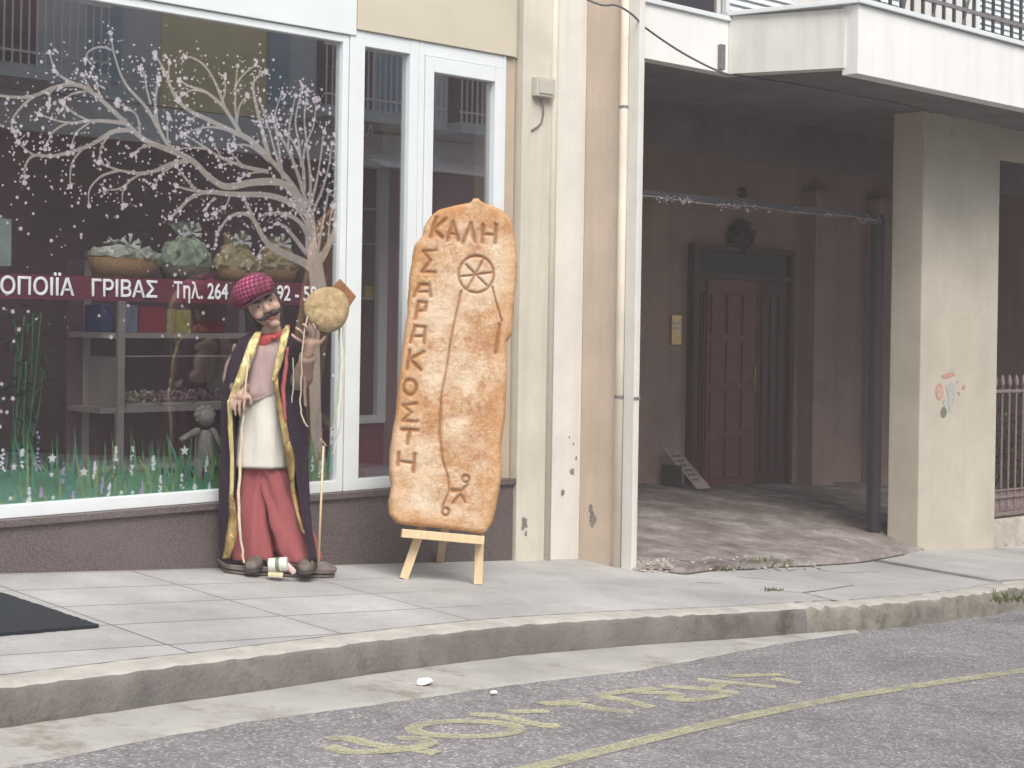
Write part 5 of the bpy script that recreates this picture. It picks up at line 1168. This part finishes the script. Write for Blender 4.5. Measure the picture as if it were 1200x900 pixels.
# gold edging
def ribbon(pts, name, m_, wob=.006, seed=0, par=fig, dy0=0):
    """pts: (px centre, py, half width px, dy)"""
    f_ = FB(); rows = []; P_ = smooth_path([L(a, b_, d_) for a, b_, h, d_ in pts], 6); hw = []
    for i in range(len(pts) - 1): hw += [pts[i][2] + (pts[i + 1][2] - pts[i][2]) * j / 6 for j in range(6)]
    hw.append(pts[-1][2])
    for i, (p, h) in enumerate(zip(P_, hw)):
        r = h * (.82 if h > 2.5 else 1) / S; p = p + Vector((.006 * noise.noise((seed, i * .45, 3)), 0, 0)) if h < 2.5 else p
        rows.append([p + Vector((r * u_, -.3 * r * (1 - u_ * u_) + wob * noise.noise((u_ * 2 + seed, i * .35, 0)), 0)) for u_ in (-1, -.5, 0, .5, 1)])
    f_.rings(rows, closed=False); return f_.build(name, m_, par, smooth=True, solid=.002)
ribbon([(303, 389, 4, -.09), (297, 402, 7, -.15), (289, 425, 7.5, -.175), (279, 450, 6.5, -.18), (270, 470, 4, -.182)], 'gold_trim', M['gold'], .012, 1)
ribbon([(269, 468, 3, -.182), (270, 500, 3.4, -.178), (272, 540, 2.6, -.178), (271, 580, 3, -.178)], 'gold_trim', M['gold'], .012, 2)
ribbon([(271, 578, 3, -.178), (273, 600, 6, -.182), (271, 625, 7.5, -.182), (265, 650, 5, -.178)], 'gold_trim', M['dullgold'], .02, 3)
ribbon([(337, 381, 3, -.08), (333, 396, 5.5, -.15), (326, 425, 5, -.175), (320, 445, 2.5, -.18)], 'gold_trim', M['gold'], .012, 4)
ribbon([(322, 436, 3, -.178), (326, 465, 3.5, -.176), (334, 505, 5, -.178), (340, 535, 6.5, -.18), (342, 560, 3, -.178)], 'gold_trim', M['dullgold'], .014, 5)
ribbon([(342, 558, 2.5, -.178), (347, 590, 2, -.178), (356, 620, 1.6, -.176)], 'gold_trim', M['dullgold'], .008, 6)
# cords and streamers of the costume
M['cord'] = mat('cream_cord', (.58, .49, .36), .8, .15, 20); M['redrib'] = mat('red_streamer', (.34, .08, .08), .6, .2, 15); M['greenrib'] = mat('pale_green_streamer', (.33, .40, .27), .6, .2, 15)
ribbon([(291, 418, .9, -.185), (288, 450, 1.0, -.20), (284, 500, 1.1, -.186), (281, 545, 1.6, -.184), (280, 600, 1.5, -.182), (284, 640, 1.2, -.178), (286, 655, .9, -.175)], 'cord', M['cord'], .003, 7)
ribbon([(337, 406, 1.2, -.178), (335, 430, 2.2, -.182), (332, 452, 2.4, -.186), (333, 475, 2.0, -.183), (335, 492, .8, -.182)], 'streamer', M['redrib'], .006, 8)
ribbon([(343, 418, .5, -.175), (344, 445, .8, -.178), (342, 470, .5, -.18)], 'streamer', M['greenrib'], .003, 9)
# --- what the raised hand holds
lc = L(383, 361, -.26); ax_ = Vector((.10, -1, .22)).normalized()
lo = FB(); t1 = ax_.cross(Vector((0, 0, 1))).normalized(); t2 = t1.cross(ax_).normalized(); n = 40; rows = []
Rr = 26 / S
for r, z in ((.01, .046), (.35, .044), (.65, .040), (.85, .032), (.96, .014), (1.0, -.012), (.98, -.04), (.92, -.066), (.80, -.085), (.4, -.092), (.01, -.093)):
    rows.append([lc + ax_ * (z + .010 * noise.noise((r * 5 * math.cos(k * 6.2832 / n), r * 5 * math.sin(k * 6.2832 / n), 2))) + (t1 * math.cos(k * 6.2832 / n) + t2 * math.sin(k * 6.2832 / n)) * r * Rr * (1 + .03 * math.sin(3 * k * 6.2832 / n + 1)) for k in range(n)])
lo.rings(rows, cap0=True, cap1=True)
def crustmat():
    a = NT('dry_round_crust'); a.b.inputs['Roughness'].default_value = .85
    a.col(a.ramp(a.noise(22, 7, .7), (.3, (.26, .17, .075)), (.55, (.44, .32, .17)), (.75, (.54, .43, .26)))); a.bump(a.noise(30, 6, .7), .9, .02); return a.m
lo = lo.build('round_loaf', crustmat(), None, smooth=True); setp(lo, 'round lumpy tan loaf held up in the raised hand of the costumed figure', 'loaf')
wb = FB(); a_, b2_, c2_, d2_ = L(381, 345, -.155), L(398, 326, -.155), L(417, 346, -.155), L(402, 369, -.155)
wb.prism([a_, b2_, c2_, d2_], (0.0, .03, 0)); setp(wb.build('wooden_board', mat('brown_board', (.27, .12, .05), .7, .25, 6, stretch=(1, 1, 5)), None, bevel=.006), 'brown square wooden board wedged behind the round loaf', 'board')
def hang(pts, hw, name, m_, label, grp=None, seed=0, dyo=0):
    o = ribbon([(a, b_, hw, d_) for a, b_, d_ in pts], name, m_, .004, seed, None); setp(o, label, 'streamer', grp); return o
hang([(397, 380, -.20), (398, 420, -.19), (396, 460, -.19), (390, 500, -.19)], .9, 'streamer', M['greenrib'], 'pale green streamer hanging down from the right of the round loaf', 'streamers hanging from the round loaf', 11)
hang([(401, 374, -.20), (403, 410, -.19), (402, 450, -.19), (398, 495, -.19), (390, 530, -.19)], .65, 'streamer', M['cord'], 'long thin cream streamer hanging beside the white window post', 'streamers hanging from the round loaf', 12)
hang([(363, 362, -.29), (358, 380, -.30), (354, 410, -.285), (353, 440, -.24), (352, 470, -.20), (355, 488, -.19), (361, 497, -.19)], .75, 'cord', M['cord'], 'cream cord looping down from the loaf past the raised hand', None, 13)
hang([(358, 425, -.215), (357, 450, -.20), (358, 474, -.19)], 1.6, 'streamer', M['sleeve'], 'short tan streamer below the sleeve of the raised arm', 'streamers hanging from the round loaf', 14)
# --- tray, stick, can, packet
txd = Vector((math.cos(R(-24)), math.sin(R(-24)), 0)); tyd = Vector((-txd.y, txd.x, 0)); tc_ = G(325, 671)
def tray_ring(hx, hy, h, n=40, off=0):
    out = []
    for k in range(n):
        an = k * 2 * math.pi / n; cxn, syn = math.cos(an), math.sin(an); ex = .45
        p = tc_ + txd * (math.copysign(abs(cxn) ** ex, cxn) * hx) + tyd * (math.copysign(abs(syn) ** ex, syn) * hy); p.z = kz(p.x, p.y) + h + off; out.append(p)
    return out
M['tray'] = mat('battered_tray', (.20, .165, .145), .7, .3, 9, .3, 40)
tr_ = thing('tray', (tc_.x, tc_.y, tc_.z), 'battered grey brown double tray on the pavement under the costumed figure', 'tray')
mb = MB(); mb.rings([tray_ring(.30, .155, .002), tray_ring(.315, .168, .006), tray_ring(.322, .172, .018), tray_ring(.31, .162, .020)], cap0=True, cap1=True); mb.build('lower_tray', M['tray'], tr_, smooth=False)
mb = MB(); mb.rings([tray_ring(.295, .150, .0215), tray_ring(.325, .178, .030), tray_ring(.333, .186, .054), tray_ring(.328, .182, .056), tray_ring(.312, .168, .040)], cap0=True, cap1=True); mb.build('upper_tray', M['tray'], tr_)
def onT(px, py): q = G(px, py); return q
sk = MB(); s_a = MF @ L(373, 658, -.10); s_b = MF @ L(379, 520, -.10)
sk.tube([s_a, s_b], [.0075, .006], 8); sk.tube([s_b + Vector((.02 * math.cos(k * .6), 0, .02 + .02 * math.sin(k * .6 - 1.5))) for k in range(9)], .004, 6)
setp(sk.build('stick', M['pine'], None, True), 'thin pale wooden stick with a looped top standing on the tray', 'stick')
cn = thing('tin_can', MF @ L(325, 664, -.20), 'white and green tin can lying on the tray between the shoes', 'can')
f_ = FB(); c0, c1_ = L(315, 656, -.20), L(337, 654, -.20); ax = (c1_ - c0).normalized(); f_.tube([c0, c0 + ax * .004, c1_ - ax * .004, c1_], [.036, .039, .039, .036], 20); f_.build('body', mat('can_label', (.62, .62, .55), .5, .1, 10), cn)
f_ = FB(); f_.tube([c0 + ax * .040, c0 + ax * .062], .0394, 20, cap=False); f_.build('label_stripe', mat('green_print', (.15, .19, .12), .5, .3, 40), cn)
f_ = FB(); a_ = L(338, 660, -.20); f_.prism([L(334, 657, -.19), L(338, 656, -.19), L(347, 664, -.215), L(342, 666, -.215)], (0, 0, .018)); setp(f_.build('packet', mat('pink_white_card', (.55, .38, .35), .6, .3, 25), None, bevel=.003), 'small pinkish packet on the tray beside the tin can', 'packet')
f_ = FB(); f_.prism([L(314, 664, -.215), L(332, 666, -.22), L(331, 669, -.235), L(314, 668, -.235)], (0, 0, .012)); setp(f_.build('folded_card', mat('yellow_card_scrap', (.52, .46, .30), .7, .2, 25), None, bevel=.002), 'small yellowish card on the tray in front of the can', 'card')

# ================================================================== OPPOSITE SIDE OF THE STREET (seen mirrored in the shop glass)
opp = thing('house_across_street', (14, -6, -1), 'blue grey and yellow house across the street, mirrored in the shop glass', 'house')
YO = -4.6
M['opp1'] = mat('blue_grey_wall', (.52, .60, .60), .8, .12, 1.5); M['opp2'] = mat('yellow_wall', (.74, .66, .36), .8, .1, 1.5); M['oppd'] = mat('shaded_shopfront', (.045, .035, .04), .5, .3, 1); M['blueshut'] = mat('blue_shutter', (.28, .46, .56), .6, .1, 4)
for x0, x1, m_ in ((2, 12.15, 'opp1'), (12.16, 14.0, 'opp2'), (14.01, 24, 'opp1')):
    mb = MB(); mb.box(x0, x1, YO - 4, YO, 4.6, 8.2); mb.build('wall', M[m_], opp)
mb = MB(); mb.box(2, 24, YO - 4, YO - .1, -1.8, 4.59); mb.build('shopfront', M['oppd'], opp)  # near black colour holds the shade of the ground floor
mb = MB(); mb.box(2, 24, YO - .09, YO + .02, 4.05, 4.58); mb.build('fascia', M['opp1'], opp)
mb = MB(); mb.hexa([(15.6, YO + .03, 4.28), (18.0, YO + .03, 4.28), (18.0, YO + .9, 3.95), (15.6, YO + .9, 3.95), (15.6, YO + .03, 4.32), (18.0, YO + .03, 4.32), (18.0, YO + .9, 4.0), (15.6, YO + .9, 4.0)]); mb.build('awning', M['fascia'], opp)
for x0, x1 in ((8.6, 10.85), (14.45, 16.9), (17.2, 19.5)):
    bl_ = MB(); bl_.box(x0, x1, YO + .003, YO + .9, 4.62, 4.80); blc = bl_.build('balcony', M['opp1'], opp)
    mb = MB(); mb.box(x0, x1, YO + .85, YO + .88, 5.70, 5.74); mb.box(x0, x1, YO + .85, YO + .88, 4.95, 4.98)
    k = 0
    while x0 + .03 + k * .115 < x1: mb.box(x0 + .03 + k * .115, x0 + .05 + k * .115, YO + .856, YO + .874, 4.801, 5.699); k += 1
    mb.build('railing', M['fascia'], blc)
    mb = MB(); mb.box(x0 + .5, x0 + 1.6, YO + .002, YO + .02, 4.82, 7.0); mb.build('window', M['black'], opp)
for x0, x1 in ((10.95, 11.5), (14.02, 14.42), (8.3, 8.9), (16.2, 16.7)):
    mb = MB(); mb.box(x0, x1, YO + .022, YO + .05, 4.82, 7.0)
    for k in range(34): mb.box(x0 + .03, x1 - .03, YO + .051, YO + .065, 4.86 + k * .062, 4.89 + k * .062)
    mb.build('shutter', M['blueshut'], opp)
# ================================================================== ADDED VEIL: thin volume standing in for windscreen glare, lifts the blacks
mb = MB(); mb.box(-125, 145, -125, 125, gz(80) - 1.2, 8.6)
hz = bpy.data.materials.new('glare_haze_veil'); hz.use_nodes = True; ht = hz.node_tree
ht.nodes.remove(ht.nodes['Principled BSDF']); pv = ht.nodes.new('ShaderNodeVolumePrincipled')
pv.inputs['Color'].default_value = (.97, .90, .88, 1); pv.inputs['Density'].default_value = .0055; pv.inputs['Anisotropy'].default_value = .0
ht.links.new(pv.outputs[0], ht.nodes['Material Output'].inputs['Volume'])
setp(mb.build('glare_haze', hz), kind='stuff')
bpy.context.view_layer.update()
